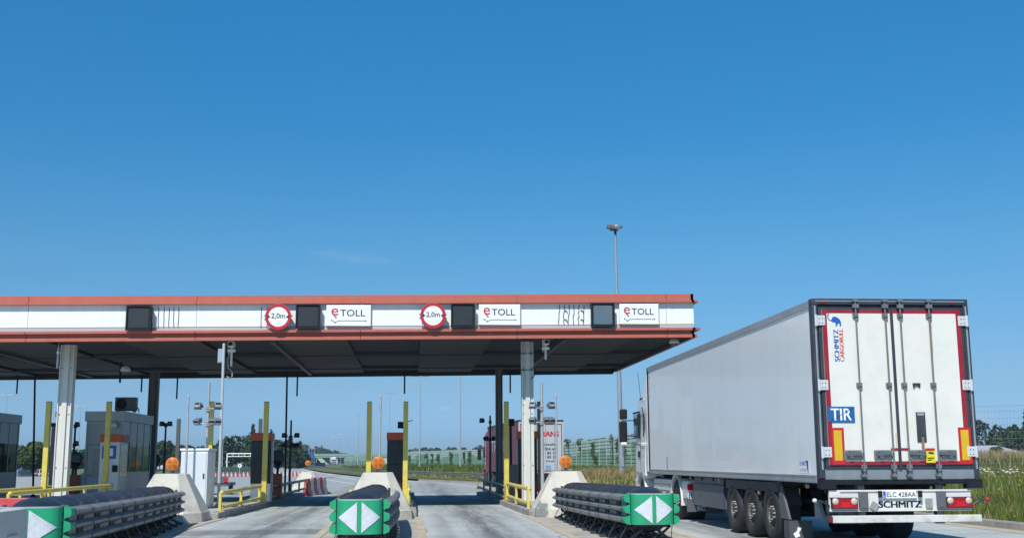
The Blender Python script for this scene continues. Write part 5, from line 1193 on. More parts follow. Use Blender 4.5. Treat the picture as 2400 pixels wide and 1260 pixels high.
# ---------------------------------------------------------------- noise barrier with ivy
M_np_pale = mat('noise panel pale', (.46, .60, .52), .6, 0, .08, .4)
M_np_mid = mat('noise panel green', (.20, .38, .24), .6, 0, .1, .4)
M_np_line = mat('noise panel joint', (.02, .05, .035), .7)
def noise_barrier(pa, pb, n, label, zb0, zt0, zb1, zt1, seed=1):
    random.seed(seed); pa, pb = Vector(pa), Vector(pb)
    c = thing('noise_barrier', (pa.x, pa.y, 0), label, 'noise barrier'); d = (pb-pa); rz = math.atan2(-d.x, d.y); c.rotation_euler = (0, 0, rz); L = d.length/n
    for k in range(n):
        f = k/n; zb = zb0+(zb1-zb0)*f; zt = zt0+(zt1-zt0)*f+(.18 if (k//3) % 2 else 0)
        y0 = k*L; step = .5; z = zb; low = MB(); hi = MB(); jn = MB(); i = 0; split = zb+(zt-zb)*random.choice([.34, .42, .5, .62])
        while z < zt-.1:
            t = low if z < split else hi; z2 = min(zt, z+step)
            t.prism([(0, z+.08), (-.03, z+.11), (-.03, z2-.06), (0, z2-.03)], y0+.1, y0+L-.1, lambda u, v, tt: (u, tt, v)); z = z2; i += 1
        jn.box((.0, y0+.08, zb), (.06, y0+L-.08, zt-.02))
        if low.v: low.build('lower_panel', M_np_mid, c, fix=True)
        if hi.v: hi.build('upper_panel', M_np_pale, c)
        jn.build('backing', M_np_line, c)
        pm = MB(); pm.box((-.08, y0-.06, zb-.4), (.12, y0+.06, zt+.12)); pm.build('post', M_galv, c)
    return c
NBP = [(gx(px_, Y_), Y_) for px_, Y_ in ((1600, 112), (1480, 140), (1330, 205), (1130, 318), (940, 410))]
for k_, ((xa, ya), (xb, yb), n_, lb_) in enumerate(zip(NBP, NBP[1:], (5, 10, 16, 14), ('behind the lorry cab', 'between maroon lorry and lorry cab', 'behind the maroon lorry', 'beyond the open lane'))):
    noise_barrier((xa, ya, 0), (xb, yb, 0), n_, 'stretch of the green slatted noise barrier '+lb_, .45, 4.45, .45, 4.5, k_+1)
noise_barrier((gx(862, 300), 300, 0), (gx(806, 560), 560, 0), 14, 'short pale green noise barrier in the distance left of the middle yellow posts', .0, 3.2, -1, 2.6, 2)

# ---------------------------------------------------------------- foliage
def leafmat(name, c1, c2, sc=.6):
    m = bpy.data.materials.new(name); m.use_nodes = True; n = m.node_tree; b = n.nodes['Principled BSDF']; L = n.links.new
    b.inputs['Roughness'].default_value = .6; b.inputs['Specular IOR Level'].default_value = .25
    t = n.nodes.new('ShaderNodeNewGeometry'); z = n.nodes.new('ShaderNodeTexNoise'); z.inputs['Scale'].default_value = sc; z.inputs['Detail'].default_value = 4
    L(t.outputs['Position'], z.inputs['Vector']); r = n.nodes.new('ShaderNodeMapRange'); r.inputs[1].default_value = .35; r.inputs[2].default_value = .65; L(z.outputs['Fac'], r.inputs[0])
    mi = n.nodes.new('ShaderNodeMixRGB'); mi.inputs[1].default_value = tuple(c1)+(1,); mi.inputs[2].default_value = tuple(c2)+(1,); L(r.outputs[0], mi.inputs[0]); L(mi.outputs[0], b.inputs['Base Color'])
    tr_ = n.nodes.new('ShaderNodeBsdfTranslucent'); L(mi.outputs[0], tr_.inputs['Color']); ms = n.nodes.new('ShaderNodeMixShader'); ms.inputs[0].default_value = .2
    out = n.nodes['Material Output']; L(b.outputs[0], ms.inputs[1]); L(tr_.outputs[0], ms.inputs[2]); L(ms.outputs[0], out.inputs['Surface']); return m
ML_far = leafmat('far foliage', (.045, .075, .030), (.095, .125, .055), .12)
ML_mid = leafmat('mid foliage', (.035, .070, .018), (.09, .135, .035), .35)
ML_dark = leafmat('dark foliage', (.022, .045, .018), (.05, .085, .028), .3)
ML_ivy = leafmat('ivy', (.05, .085, .02), (.12, .14, .04), 1.5)
M_bark = mat('bark', (.09, .07, .05), .9, 0, .2, 3)
def leaves(mb, blobs, n, s, rnd, flat=.0):
    """scattered leaf clumps spread through ellipsoids; blobs = [(x,y,z,rx,ry,rz)]"""
    tot = sum(b[3]*b[5] for b in blobs)
    for (x, y, z, rx, ry, rz) in blobs:
        for _ in range(max(3, int(n*rx*rz/tot))):
            while True:
                a = Vector((rnd.uniform(-1, 1), rnd.uniform(-1, 1), rnd.uniform(-1, 1)))
                if .25 < a.length < 1: break
            a = a.normalized()*(a.length**.45); p = Vector((x+a.x*rx, y+a.y*ry, z+a.z*rz))
            nrm = (a+Vector((rnd.gauss(0, .6), rnd.gauss(0, .6), rnd.gauss(0, .6)+.3))).normalized()
            t = nrm.orthogonal().normalized(); t = Matrix.Rotation(rnd.uniform(0, 6.28), 3, nrm) @ t; u = nrm.cross(t); k = s*rnd.uniform(.5, 1.3)
            mb.add([p+t*k, p+u*k*.6, p-t*k*.9, p-u*k*.7], [(0, 1, 2, 3)])
def tree(x, y, h, w_, label, m, rnd, n=900, s=.32, z0=-.1, group=None, name='tree', low=.15, cat='tree', conic=False):
    c = thing(name, (x, y, z0), label, cat, group)
    bl = [(0, 0, h*.58, w_*.34, w_*.34, h*.36)]
    for k in range(9):
        a = rnd.uniform(0, 6.28); zz = rnd.uniform(low+.12, .88); rr = (1-abs(zz-.5)*.9)*w_*.32
        if conic: rr *= 1.25*(1-zz)+.2
        bl.append((math.cos(a)*rr, math.sin(a)*rr, h*zz, w_*rnd.uniform(.14, .24), w_*rnd.uniform(.14, .24), h*rnd.uniform(.09, .17)))
    b = MB(); leaves(b, bl, int(n*2.0), s*1.15, rnd); b.build('crown', m, c, fix=False)
    b = MB(); pts_ = [Vector((0, 0, 0)), Vector((rnd.uniform(-.1, .1), 0, h*.3)), Vector((rnd.uniform(-.3, .3), .1, h*.7))]
    b.cyl(pts_[0], pts_[1], h*.022, h*.017, 8); b.cyl(pts_[1], pts_[2], h*.017, h*.007, 8)
    for k in range(5):
        a = rnd.uniform(0, 6.28); q = pts_[1]+(pts_[2]-pts_[1])*rnd.uniform(0, .6); b.cyl(q, q+Vector((math.cos(a)*w_*.3, math.sin(a)*w_*.3, h*.15)), h*.009, h*.003, 6)
    b.build('trunk', M_bark, c); return c
rnd = random.Random(11)
def wood(name, spans, label_kind, m, s, n_each, depth, z0=-.1, seed=3, dens=2.2, spiky=0):
    n_each = int(n_each*2.4); s *= 1.25
    """a far wood that reads as one mass; spans = [(px, ytop, Y)] its skyline"""
    r_ = random.Random(seed); b = MB()
    for (pa, ta, Ya), (pb, tb, Yb) in zip(spans, spans[1:]):
        A, B = gx(pa, Ya), gx(pb, Yb); L = math.hypot(B-A, Yb-Ya); wt = 5.5; k_ = max(1, int(L/wt*1.5*dens))
        for k in range(k_):
            f = (k+r_.random())/k_; Y_ = Ya+(Yb-Ya)*f; top = at(pa+(pb-pa)*f, ta+(tb-ta)*f, Y_).z-z0; h = top*r_.uniform(1.0, 1.32); dy = r_.uniform(0, depth); X_ = A+(B-A)*f
            h *= (1+dy/Y_*.8) if dy > 0 else 1
            w_ = r_.uniform(.6, 1.0)*wt
            bl = [(X_, Y_+dy, z0+h*.5, w_*.55, w_*.5, h*.45)]
            for j in range(5): a = r_.uniform(0, 6.28); bl.append((X_+math.cos(a)*w_*.4, Y_+dy+math.sin(a)*w_*.4, z0+h*r_.uniform(.25, .85), w_*.3, w_*.3, h*.17))
            if r_.random() < spiky: h *= 1.12; bl = [(X_+r_.gauss(0, .15), Y_+dy, z0+h*(.12+.86*j/7), w_*(.40*(1-j/7.6)), w_*(.40*(1-j/7.6)), h*.10) for j in range(8)]
            leaves(b, bl, n_each, s, r_)
    return tag(b.build(name, m, fix=False), kind='stuff')
wood('woodland', [(500, 1046, 250), (514, 1036, 250), (545, 1030, 250), (585, 1027, 250), (620, 1030, 255), (660, 1040, 260), (688, 1052, 265), (700, 1060, 270)], '', ML_dark, .38, 330, 14, seed=4, spiky=.5)
wood('woodland', [(686, 1044, 800), (712, 1050, 840), (726, 1060, 840), (745, 1054, 900), (770, 1060, 940), (800, 1067, 1000), (870, 1068, 1100), (935, 1066, 1100)], '', ML_far, 1.3, 60, 30, seed=5)
wood('woodland', [(300, 1050, 300), (360, 1042, 300), (385, 1038, 300), (425, 1056, 300), (470, 1048, 300), (505, 1056, 300)], '', ML_dark, .42, 260, 14, seed=6)
wood('woodland', [(-160, 1052, 240), (-40, 1050, 240), (30, 1055, 240), (60, 1050, 240), (130, 1058, 260), (200, 1062, 300), (300, 1060, 300)], '', ML_mid, .42, 200, 12, seed=7)
wood('woodland', [(950, 1060, 640), (990, 1053, 640), (1040, 1056, 640), (1062, 1052, 640), (1100, 1055, 640), (1140, 1050, 640), (1250, 1050, 600), (1400, 1052, 560), (1520, 1050, 500)], '', ML_far, .8, 80, 25, seed=8)
wood('woodland', [(2240, 1012, 230), (2290, 1006, 230), (2330, 1010, 230), (2395, 1004, 230), (2440, 1000, 230), (2560, 1004, 230)], '', ML_dark, .36, 420, 14, seed=9, spiky=.7)
# trees one can tell apart
def etree(px, ytop, Y_, wpx, label, m, **k):
    p = at(px, ytop, Y_); tree(p.x, Y_, p.z+.1, wpx/2626*Y_, label, m, rnd, **k)
etree(78, 1036, 170, 62, 'round green tree at the far left behind the leftmost thin black pole', ML_mid, n=1500, s=.26)
etree(103, 1044, 180, 40, 'smaller green tree just left of the leftmost yellow post', ML_mid, n=900, s=.26)
etree(377, 1036, 250, 46, 'dark tree right of the rear column on the left', ML_dark, n=1100, s=.3)
etree(440, 1039, 260, 44, 'dark tree rising above the white switch cabinet', ML_dark, n=1000, s=.3)
etree(2366, 992, 205, 46, 'tall dark conifer-like tree at the right edge above the farm roof', ML_dark, n=1300, s=.30)
etree(2399, 994, 200, 44, 'tree cut by the right edge of the photo', ML_dark, n=1200, s=.3)
etree(2330, 1042, 118, 44, 'rounded bush in front of the farm building with the grey roof', ML_mid, n=1500, s=.14, name='bush', cat='bush', low=.0)
# ivy clumps over the noise barrier
def on_barrier(px):   # where the viewing ray through px meets the barrier line
    v = ray(px, 1078); k = v.x/v.y
    for a, b_ in zip(NBP, NBP[1:]):
        sl_ = (b_[0]-a[0])/(b_[1]-a[1]); y_ = (a[0]-sl_*a[1])/(k-sl_)
        if a[1]-1 <= y_ <= b_[1]+1: return y_
    return 300
for px_, yt, yb, wp in ((1334, 1031, 1046, 16), (1362, 1029, 1062, 12), (1394, 1036, 1072, 8), (1438, 1019, 1090, 12), (1468, 1012, 1075, 16), (1453, 1030, 1090, 7), (1400, 1068, 1096, 9), (1030, 1063, 1092, 8), (1003, 1062, 1090, 10), (1015, 1064, 1086, 6), (985, 1064, 1084, 7), (1060, 1060, 1090, 7), (962, 1066, 1090, 8), (1090, 1058, 1084, 6), (1104, 1056, 1090, 8), (1322, 1046, 1080, 8)):
    Y_ = on_barrier(px_)-.25; s_ = Y_/2626; p = at(px_, (yt+yb)/2, Y_); b = MB(); hz_ = (yb-yt)/2*s_; k = max(1, int(hz_/.6)); bl = []
    for j in range(3+2*k): bl.append((rnd.uniform(-.45, .45)*wp*s_, 0, rnd.uniform(-.85, .9)*hz_, wp*s_*.42, .3, max(.35, hz_*.30)))
    bl.append((0, 0, hz_*.75, wp*s_*.6, .4, max(.35, hz_*.3)))
    leaves(b, bl, 260, .14 if px_ > 1200 else .26, rnd); o = b.build('ivy', ML_ivy, fix=False); o.location = p; o.location.x -= .3
    tag(o, 'ivy clump hanging over the green noise barrier '+('left of the tall lamp' if px_ > 1200 else 'beyond the open lane'), 'ivy', 'ivy '+('left of the tall lamp' if px_ > 1200 else 'beyond the open lane'))

# ---------------------------------------------------------------- grasses
def blades(name, regions, mats, seed, z0):
    """regions = [(n, xfun(u,v), h0, h1, w, weights)]"""
    r_ = random.Random(seed); b = MB()
    for n_, fn, h0, h1, wd, wts in regions:
        for _ in range(n_):
            x, y, zz = fn(r_.random(), r_.random()); h = r_.uniform(h0, h1)*(.6+.4*math.sin(x*.9+y*.35)**2); a = r_.uniform(0, 3.14); lx, ly = r_.gauss(0, .22)*h, r_.gauss(0, .22)*h
            cx, cy = math.cos(a)*wd, math.sin(a)*wd; b.use(r_.choices(range(len(mats)), wts)[0])
            b.add([(x-cx, y-cy, zz), (x+cx, y+cy, zz), (x+lx*.5+cx*.6, y+ly*.5+cy*.6, zz+h*.6), (x+lx, y+ly, zz+h), (x+lx*.5-cx*.6, y+ly*.5-cy*.6, zz+h*.6)], [(0, 1, 2, 3, 4)])
    return tag(b.build(name, mats, fix=False), kind='stuff')
MG = [leafmat('grass green', (.10, .155, .025), (.17, .22, .045), .8), leafmat('grass dark', (.06, .105, .025), (.10, .14, .035), .8), leafmat('grass straw', (.34, .26, .13), (.44, .35, .18), .8), mat('daisy white', (.75, .75, .70), .6), mat('flower yellow', (.70, .55, .04), .6), leafmat('dock red', (.20, .09, .05), (.30, .16, .08), .8)]
def zv(d): return .12+(.18*min(d, 3)/3)+(.12*max(0, min(d-3, 6))/6)+.03
fR = lambda d0, d1, y0, y1: (lambda u, v: (12.72+d0+(d1-d0)*u, y0+(y1-y0)*v, zv(d0+(d1-d0)*u)-.05))
blades('meadow_grass', [(34000, fR(0, 3.2, 17, 42), .08, .38, .011, (6, 2, 1.2, .0, .0, .0)),
                        (42000, fR(2, 22, 19, 62), .18, .62, .013, (5, 2.4, 1.8, .0, .10, .08)),
                        (9000, fR(9, 30, 45, 80), .3, .9, .03, (2, 3, 3, 0, 0, .2))], MG, 21, 0)
# flower heads: small crosses of petals on thin stems
def flowers(name, n_, fn, m, seed, hr, sz):
    r_ = random.Random(seed); b = MB()
    for _ in range(n_):
        x, y, z = fn(r_.random(), r_.random()); h = r_.uniform(*hr); x += r_.gauss(0, .25); q = sz*r_.uniform(.6, 1.3)
        b.use(1); b.add([(x-.004, y, z), (x+.004, y, z), (x, y, z+h)], [(0, 1, 2)]); b.use(0)
        for k in range(2): a = k*1.57+r_.random(); ca, sa = math.cos(a)*q, math.sin(a)*q; b.add([(x-ca, y-sa, z+h), (x+sa*.4, y-ca*.4, z+h+q*.3), (x+ca, y+sa, z+h+q*.2), (x-sa*.4, y+ca*.4, z+h-q*.35)], [(0, 1, 2, 3)])
    return tag(b.build(name, [m, MG[1]], fix=False), kind='stuff')
flowers('white_flowers', 80, lambda u, v: ((18.2+2.2*u*v, 35+5*u, .42) if u < .62 else (20.5+1.6*v, 36+3*u, .42)), MG[3], 31, (.5, .75), .045)
flowers('yellow_flowers', 240, lambda u, v: (13.6+9*u, 21+22*v, .35), MG[4], 32, (.3, .75), .025)
# tall reeds and docks beyond, along the bend
def bend(u, v, d0, d1, i0, i1):
    t = i0+(i1-i0)*v; i = int(min(t, len(vp)-2)); f = t-i; x = vp[i][0]+(vp[i+1][0]-vp[i][0])*f; y = vp[i][1]+(vp[i+1][1]-vp[i][1])*f; d = d0+(d1-d0)*u; return (x+d, y+d*.4, zv(d)-.05)
blades('tall_grass', [(22000, lambda u, v: bend(u, v, 1.5, 16, 1.2, 4.2), .25, .66, .03, (.8, .9, 7, .0, .0, 1.2)),
                      (12000, lambda u, v: bend(u, v, .1, 3, 1.2, 6.0), .08, .3, .04, (3, 1, 3, 0, 0, 0)),
                      (16000, lambda u, v: bend(u, v, 14, 30, 2, 4.5), .3, .75, .05, (1.2, 1.4, 6, 0, 0, 1.2)),
                      (20000, lambda u, v: bend(u, v, 2.5, 14, 4.2, 7), .35, .75, .07, (3, 4, .1, 0, 0, 0))], MG, 22, 0)
# ripe field and its edge on the right
wf = MB(); wf.add([(24, 78, .46), (140, 78, .46), (140, 200, .5), (24, 200, .5)], [(0, 1, 2, 3)]); tag(wf.build('field', mat('ripe wheat', (.34, .27, .13), .9, 0, .15, .3)), kind='structure')
blades('wheat', [(26000, lambda u, v: (36+34*u, 80+50*v*v, .45), 1.2, 1.9, .05, (.15, .1, 6, 0, 0, .3)), (6000, lambda u, v: (30+22*u, 68+12*v, .40), .6, 1.4, .05, (3, 4, 1.5, 0, 0, .1))], MG, 23, 0)

# ---------------------------------------------------------------- deer fence on the right
fc = thing('mesh_fence', (gx(2180, 50), 50, .4), 'tall wire mesh fence on the right beyond the flowering verge', 'fence')
wr = MB(); pm = []
fx0, fy0, fx1, fy1 = 0, 0, 9.5, -5.5
def fp(t): return Vector((fx0+(fx1-fx0)*t, fy0+(fy1-fy0)*t, 0))
zs = [0, .2, .4, .6, .8, 1.05, 1.3, 1.6, 1.9, 2.2, 2.5, 2.8, 3.1, 3.35]; NB = 72
for z in zs: wr.cyl(fp(0)+EZ*z, fp(1)+EZ*z, .0042, n=4, caps=False)
for k in range(NB+1): wr.cyl(fp(k/NB), fp(k/NB)+EZ*3.35, .0030, n=4, caps=False)
wr.build('wire_mesh', mat('wire', (.25, .27, .28), .5, .3), fc)
for k in range(3):
    b = MB(); p_ = fp(k/2); b.cyl(p_+EZ*-.4, p_+EZ*3.45, .04, n=8); b.build('fence_post', M_galv, fc)

# ---------------------------------------------------------------- farm building, bridge, gantry
def farm():
    Y_ = 160; x0, x1 = gx(2262, Y_), gx(2432, Y_); c = thing('farm_building', (x0, Y_, 0), 'long low farm building with a pale grey pitched roof at the right edge', 'building'); W = x1-x0
    zr, ze = hz(2340, 1043, Y_+5), hz(2340, 1068, Y_)
    b = MB(); b.box((0, 0, 0), (W, 10, ze)); b.build('wall', mat('farm wall', (.35, .33, .29), .8, 0, .1, 1), c)
    b = MB(); b.add([(-.4, -.4, ze-.1), (W+.4, -.4, ze-.1), (W-3.5, 5, zr), (3.5, 5, zr), (-.4, 10.4, ze-.1), (W+.4, 10.4, ze-.1)], [(0, 1, 2, 3), (3, 2, 5, 4), (0, 3, 4), (1, 5, 2)]); b.build('roof', mat('sheet roof', (.42, .44, .46), .5, .1, .05, .8, stretch=(6, 1, 1)), c)
    for k in range(5):
        b = MB(); b.box((2+k*2.0, -.03, .9), (3+k*2.0, .02, 1.7)); b.build('window', M_glass, c)
farm()
def bridge():
    Y_ = 700; x0, x1 = gx(736, Y_), gx(912, Y_); z = hz(800, 1067, Y_); c = thing('road_bridge', (x0, Y_, 0), 'far road bridge with a pale green edge crossing the motorway', 'bridge'); W = x1-x0
    b = MB(); b.box((0, 0, z-.9), (W, 9, z)); b.build('deck', mat('bridge concrete', (.42, .45, .42), .8), c)
    b = MB(); b.box((0, -.3, z-.1), (W, -.05, z+1.2)); b.build('parapet', mat('bridge green', (.20, .36, .26), .6), c)
    b = MB()
    for f in (.30, .62): b.box((W*f-.6, 1, -2), (W*f+.6, 8, z-.9))
    b.build('pier', mat('bridge concrete', (.4, .4, .4)), c)
    b = MB(); b.prism([(0, -1), (W*.20, -1), (W*.09, z-.9), (0, z-.9)], .5, 8.5, lambda u, v, t: (u, t, v)); b.prism([(W, -1), (W*.84, -1), (W*.93, z-.9), (W, z-.9)], .5, 8.5, lambda u, v, t: (u, t, v)); b.build('abutment', mat('bridge abutment', (.45, .52, .47), .8), c)
    # road embankment
    e = MB(); xa = gx(640, Y_); xb = gx(1010, Y_)
    for s0, s1 in ((xa, x0), (xb, x1)):
        e.add([(s0, Y_-14, -.2), (s0, Y_+4, 1.5), (s1, Y_+4, z), (s1, Y_-14, -.2), (s1, Y_+9, z), (s0, Y_+9, 1.5)], [(0, 3, 2, 1), (1, 2, 4, 5), (3, 2, 4), (0, 1, 5)])
    tag(e.build('embankment', mat('dry bank', (.14, .15, .055), .9, 0, .25, .08)), kind='structure')
bridge()
# low grassy bank on the left side beyond the road, and the motorway wall in front of it
e = MB(); e.add([(gx(600, 330), 330, 0), (gx(742, 345), 345, 0), (gx(742, 360), 362, 2.3), (gx(600, 350), 352, 2.6)], [(0, 1, 2, 3)]); e.add([(gx(742, 360), 362, 2.3), (gx(600, 350), 352, 2.6), (gx(600, 350), 380, -.2), (gx(742, 360), 390, -.2)], [(0, 1, 2, 3)])
tag(e.build('grass_bank', mat('dry bank', (.15, .16, .06))), kind='structure')
def low_wall(px0, px1, y0, y1, ztop, label, m):
    a, b_ = Vector((gx(px0, y0), y0, -.25)), Vector((gx(px1, y1), y1, -.25)); c = thing('noise_wall', a, label, 'noise barrier'); d = b_-a
    b = MB(); u = d.normalized(); n_ = Vector((-u.y, u.x, 0))*.1
    b.add([-n_, d-n_, d+n_, n_, -n_+EZ*ztop, d-n_+EZ*ztop, d+n_+EZ*ztop, n_+EZ*ztop], [(0,3,2,1),(4,5,6,7),(0,1,5,4),(1,2,6,5),(2,3,7,6),(3,0,4,7)]); b.build('panels', m, c)
    N = int(d.length/4)
    for k in range(min(N, 40)+1):
        p_ = d*k/N; b = MB(); b.box((p_.x-.1, p_.y-.16, 0), (p_.x+.1, p_.y+.16, ztop+.15)); b.build('post', M_dark, c)
low_wall(500, 594, 165, 167, .95, 'dark green low noise wall behind the far red and white row', mat('wall green dark', (.045, .085, .065), .7, 0, .2, .5, stretch=(1, 1, 6)))
low_wall(600, 762, 303, 330, 1.25, 'dark blue-green noise wall left of the curved street lamps', mat('wall blue dark', (.04, .075, .075), .7, 0, .15, .5))
def gantry():
    Y_ = 225; x0, x1 = gx(532, Y_), gx(640, Y_); z = hz(560, 1062, Y_); c = thing('sign_gantry', (x0, Y_, 0), 'white pipe gantry in front of the dark wood', 'gantry')
    b = MB(); b.cyl((0, 0, 0), (0, 0, z), .12, n=8); b.cyl((x1-x0, 0, 0), (x1-x0, 0, z), .12, n=8); b.build('leg', M_white, c)
    b = MB(); b.cyl((0, 0, z), (x1-x0, 0, z), .10, n=8); b.cyl((0, 0, z-.55), (x1-x0, 0, z-.55), .07, n=8)
    for k in range(9): xx = (x1-x0)*k/8; b.cyl((xx, 0, z-.55), (xx, 0, z), .05, n=6)
    b.build('beam', M_white, c)
gantry()
p = at(562, 1087, 130); c = thing('road_sign', (p.x, 130, -.25), 'small round pale road sign on a post in front of the dark wall', 'traffic sign')
b = MB(); b.cyl((0, 0, 0), (0, 0, 1.3), .04, n=8); b.build('post', M_galv, c); b = MB(); b.cyl((0, 0, 1.25), (0, -.04, 1.25), .22, n=20); b.build('plate', M_signwhite, c)
b = MB(); b.box((-.04, -.05, 1.13), (.04, -.041, 1.37)); b.build('symbol', M_ink, c)

# ---------------------------------------------------------------- lamp posts
def lamp_post(px, ytop, Y_, label, kind='T', group='street lamps', r=.065, x=None, z0=-.1):
    p = at(px, ytop, Y_); c = thing('street_lamp', (p.x, Y_, z0), label, 'street lamp', group); h = p.z-z0
    b = MB(); b.cyl((0, 0, 0), (0, 0, h*.5), r*1.35, r, 12); b.cyl((0, 0, h*.5), (0, 0, h), r, r*.55, 12); b.build('pole', M_galv, c)
    def head(xx, zz, d_, nm='lamp_head'):
        q = MB(); q.prism([(0, -.05), (.75, -.02), (.72, .08), (0, .07)], -.15, .15, lambda u, v, t: (xx+u*d_, t, zz+v)); q.build(nm, M_grey, c, bevel=.02)
    if kind == 'T': 
        b = MB(); b.bar((-.35, 0, h), (.35, 0, h), .08); b.build('arm', M_galv, c); head(.2, h, 1); head(-.2, h, -1)
    elif kind == 'one': head(-.1, h, -1)
    elif kind == 'curve':
        b = MB(); pts_ = [(0, 0, h), (-.15, 0, h+.55), (-.6, 0, h+.95), (-1.6, 0, h+1.2), (-3.2, 0, h+1.35)]; b.path(pts_, .06, 8); b.build('arm', M_galv, c); head(-3.1, h+1.35, -1)
    return c
lamp_post(985, 881, 121, 'tall street lamp with a small double head, straight beyond the open right-hand lane')
lamp_post(1079, 862, 112, 'tall street lamp whose head is hidden behind the canopy', kind='one')
lamp_post(914, 919, 165, 'tall street lamp seen just above the black wrapped machine on the middle island')
lamp_post(873, 946, 200, 'slim street lamp close behind the left yellow post of the middle island', kind='one')
lamp_post(841, 966, 235, 'slim street lamp left of the middle island')
lamp_post(814, 1028, 330, 'street lamp with a curved arm, the right and taller of two', kind='curve')
lamp_post(799, 1034, 350, 'street lamp with a curved arm, the left and shorter of two', kind='curve')
lamp_post(693, 1030, 380, 'far street lamp with a double head just right of the dark mast', group='far street lamps')
for px_, yt, Y_ in ((709, 1032, 430), (725, 1032, 450), (738, 1040, 500), (731, 1046, 540), (1054, 1060, 600)): lamp_post(px_, yt, Y_, 'tiny far street lamp with a double head above the distant road', group='tiny far street lamps', r=.12)
lamp_post(523, 1026, 200, 'street lamp against the dark wood right of the white cabinet', kind='one')
lamp_post(17, 926, 165, 'street lamp with a double head at the far left edge')
lamp_post(190, 953, 190, 'street lamp with a double head between front column and booth')
def high_mast():
    pb = gnd(1458, 1128, .4); Y_ = 72; p = at(1443, 540, Y_); x = gx(1456.5, Y_); h = at(1443, 540, Y_).z-.4
    c = thing('high_mast_light', (x, Y_, .4), 'very tall grey lighting mast with a cluster of flat floodlights, left of the white lorry', 'light mast')
    dx = at(1442, 540, Y_).x-x
    b = MB(); b.cyl((0, 0, 0), (dx*.55, 0, h*.55), .19, .13, 16); b.cyl((dx*.55, 0, h*.55), (dx, 0, h), .115, .07, 16); b.cyl((dx*.54, 0, h*.54), (dx*.56, 0, h*.56), .14, n=16); b.cyl((0, 0, 0), (0, 0, .05), .33, n=16); b.box((-.11, -.215, .6), (.11, -.15, 1.2)); b.build('pole', mat('mast steel', (.36, .40, .43), .45, .35, .1, 2, dirt=(.25, .27, .28), dirt_amt=.4), c)
    b = MB(); b.bar((dx-.35, 0, h+.02), (dx+.18, 0, h+.02), .08); b.bar((dx, -.3, h+.05), (dx, .3, h+.05), .08); b.cyl((dx, 0, h-.25), (dx, 0, h+.1), .09, n=12); b.build('crossarm', M_dark, c)
    for u, v, zz, rz in ((-.42, -.15, .12, 100), (-.32, .25, .34, 80), (.02, -.35, .10, 10), (.05, .3, .36, -10), (.26, 0, .18, -80)):
        e = bpy.data.objects.new('floodlight', None); C.objects.link(e); e.parent = c; e.location = (dx+u*.75, v*.75, h+zz); e.rotation_euler = (R(10), R(0), R(rz)); e.empty_display_size = .1
        q = MB(); q.prism([(-.28, -.05), (.28, -.05), (.22, .09), (-.22, .09)], -.20, .20, lambda a, b2, t: (t, a, b2)); q.build('lamp_body', mat('floodlight grey', (.15, .16, .17), .45, .3), e, bevel=.02)
        q = MB(); q.box((-.17, -.24, -.058), (.17, .24, -.05)); q.build('lamp_glass', mat('floodlight glass', (.45, .47, .47)), e)
high_mast()

# ---------------------------------------------------------------- distant vehicles
def car(px, Y_, label, m, L=4.3, rz=0, grp='cars parked far left'):
    c = thing('parked_car', (gx(px, Y_), Y_, -2.8), label, 'car', grp, rz)
    b = MB(); b.prism([(0, .25), (0, .75), (.3, .88), (1.0, .95), (3.2, .95), (4.1, .80), (4.3, .6), (4.3, .25)], -.86, .86, lambda u, v, t: (u-2.15, t, v)); b.build('body', m, c, bevel=.05)
    b = MB(); b.prism([(.7, .93), (1.2, 1.40), (2.5, 1.43), (3.3, .93)], -.72, .72, lambda u, v, t: (u-2.15, t, v)); b.build('windows', M_glass, c, bevel=.04)
    b = MB(); b.prism([(1.15, 1.40), (1.3, 1.47), (2.4, 1.48), (2.55, 1.41)], -.68, .68, lambda u, v, t: (u-2.15, t, v)); b.build('roof', m, c, bevel=.02)
    for xx in (-1.35, 1.3):
        for s in (-1, 1):
            b = MB(); b.cyl((xx, s*.68, .31), (xx, s*.88, .31), .31, n=16); b.cyl((xx, s*.88, .31), (xx, s*.885, .31), .18, n=12); b.build('wheel', M_tyre, c)
    b = MB(); b.box((2.13, -.8, .6), (2.16, -.5, .72)); b.box((2.13, .5, .6), (2.16, .8, .72)); b.build('headlight', M_signwhite, c)
    return c
m_cw = mat('car white', (.70, .72, .73), .3, coat=.5); m_cd = mat('car dark', (.04, .05, .07), .3, coat=.5); m_cr = mat('car red', (.4, .03, .03), .3, coat=.5); m_cs = mat('car silver', (.4, .42, .44), .3, .4, coat=.5)
car(85, 235, 'white car right of the thin black pole at the far left', m_cw, rz=.15); car(60, 225, 'silver car left of the thin black pole at the far left', m_cs, rz=.2)
car(100, 250, 'red car just left of the leftmost yellow post', m_cr, rz=.1); car(42, 240, 'dark car by the edge of the leftmost booth', m_cd)
car(378, 235, 'white car seen between rear column and amber lamp', m_cw, rz=.1); car(345, 230, 'dark car behind the left rear column', m_cd); car(400, 245, 'silver car behind the left amber lamp', m_cs, rz=.1)
car(527, 46, 'silver car', m_cs, rz=1.45) if False else None
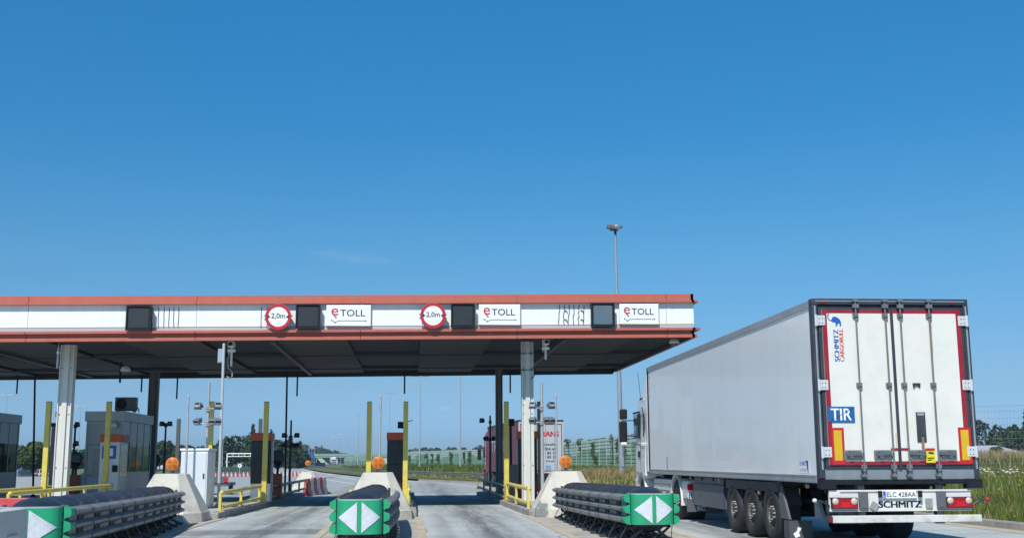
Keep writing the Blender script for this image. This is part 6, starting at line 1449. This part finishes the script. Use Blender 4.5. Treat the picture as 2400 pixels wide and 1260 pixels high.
def lorry(px, Y_, label, mc, mb_, rz=0, L=8, box=True, grp='lorries parked in the distance', face=1):
    c = thing('parked_lorry', (gx(px, Y_), Y_, -.25 if px > 600 else -2.8), label, 'lorry', grp, rz)
    b = MB(); b.prism([(-1.25, .5), (1.25, .5), (1.25, 2.6), (1.15, 3.1), (-1.15, 3.1), (-1.25, 2.6)], 0, 2.1, lambda u, v, t: (u, t, v)); b.build('cab', mc, c, bevel=.06)
    b = MB(); b.box((-1.08, -.02, 1.6), (1.08, .02, 2.45)); b.box((-1.262, .4, 1.7), (-1.25, 1.3, 2.4)); b.box((1.25, .4, 1.7), (1.262, 1.3, 2.4)); b.build('windscreen', M_glass, c)
    b = MB(); b.box((-1.1, -.04, .75), (1.1, 0, 1.3)); b.build('grille', M_dark, c)
    if box: b = MB(); b.box((-1.27, 2.5, 1.1), (1.27, L, 3.85)); b.build('cargo_box', mb_, c, bevel=.03)
    b = MB(); b.box((-.8, 2, .7), (.8, L-.2, 1.1)); b.build('chassis', M_black, c)
    for yy in (1.2, L-2.6, L-1.3):
        for s in (-1, 1): b = MB(); b.cyl((s*.95, yy, .5), (s*1.25, yy, .5), .5, n=16); b.build('wheel', M_tyre, c)
    for s in (-1, 1): b = MB(); b.box((s*1.3, .1, 1.7), (s*1.5, .2, 2.4)); b.build('mirror', M_black, c)
    return c
m_lb = mat('lorry blue', (.05, .12, .25), .4)
lorry(50, 300, 'white lorry parked at the far left behind the cars', m_cw, m_cw, .5); lorry(86, 310, 'white lorry parked right of the thin black pole at the far left', m_cw, m_cw, .4)
lorry(62, 270, 'blue-grey lorry parked beside the leftmost booth', m_lb, m_cs, .5); lorry(106, 300, 'white lorry with a red box at the far left, beside the yellow post', m_cw, m_cr, .4)
lorry(375, 300, 'white lorry parked between the left rear column and the amber lamp', m_cw, m_cw, .4); lorry(340, 310, 'red and white lorry behind the left rear column', m_cr, m_cw, .4)
lorry(727, 300, 'small blue lorry coming along the far road, left of the curved lamps', m_lb, m_lb, .2, grp='lorries on the far road'); lorry(783, 620, 'small white lorry coming along the far road under the bridge', m_cw, m_cw, .2, grp='lorries on the far road')
# vehicles with heads of loaders, seen as a low dark trailer behind the white cabinet
c = thing('car_trailer', (gx(520, 62), 62, 0), 'low flat car trailer with a red tail lamp behind the very tall thin pole', 'trailer')
b = MB(); b.box((-.9, -1.2, .45), (.55, 1.4, .62)); b.box((-.9, -1.25, .62), (.55, -1.15, .95)); b.build('bed', M_darkgrey, c); b = MB(); b.box((.35, -1.29, .66), (.55, -1.25, .86)); b.build('tail_light', M_signred, c)
for s in (-.85, .45): b = MB(); b.cyl((s, 0, .3), (s+.15, 0, .3), .3, n=14); b.build('wheel', M_tyre, c)

# ---------------------------------------------------------------- summer haze over the far land
hb = MB(); hb.box((-1400, -60, -4.0), (1500, 1400, 24))
hm = bpy.data.materials.new('haze'); hm.use_nodes = True; hn = hm.node_tree
for q_ in list(hn.nodes):
    if q_.type != 'OUTPUT_MATERIAL': hn.nodes.remove(q_)
pv = hn.nodes.new('ShaderNodeVolumePrincipled'); pv.inputs['Color'].default_value = (.62, .78, 1, 1); pv.inputs['Density'].default_value = .00028; pv.inputs['Anisotropy'].default_value = .2
hn.links.new(pv.outputs[0], [q_ for q_ in hn.nodes if q_.type == 'OUTPUT_MATERIAL'][0].inputs['Volume'])
tag(hb.build('haze', hm), kind='stuff')
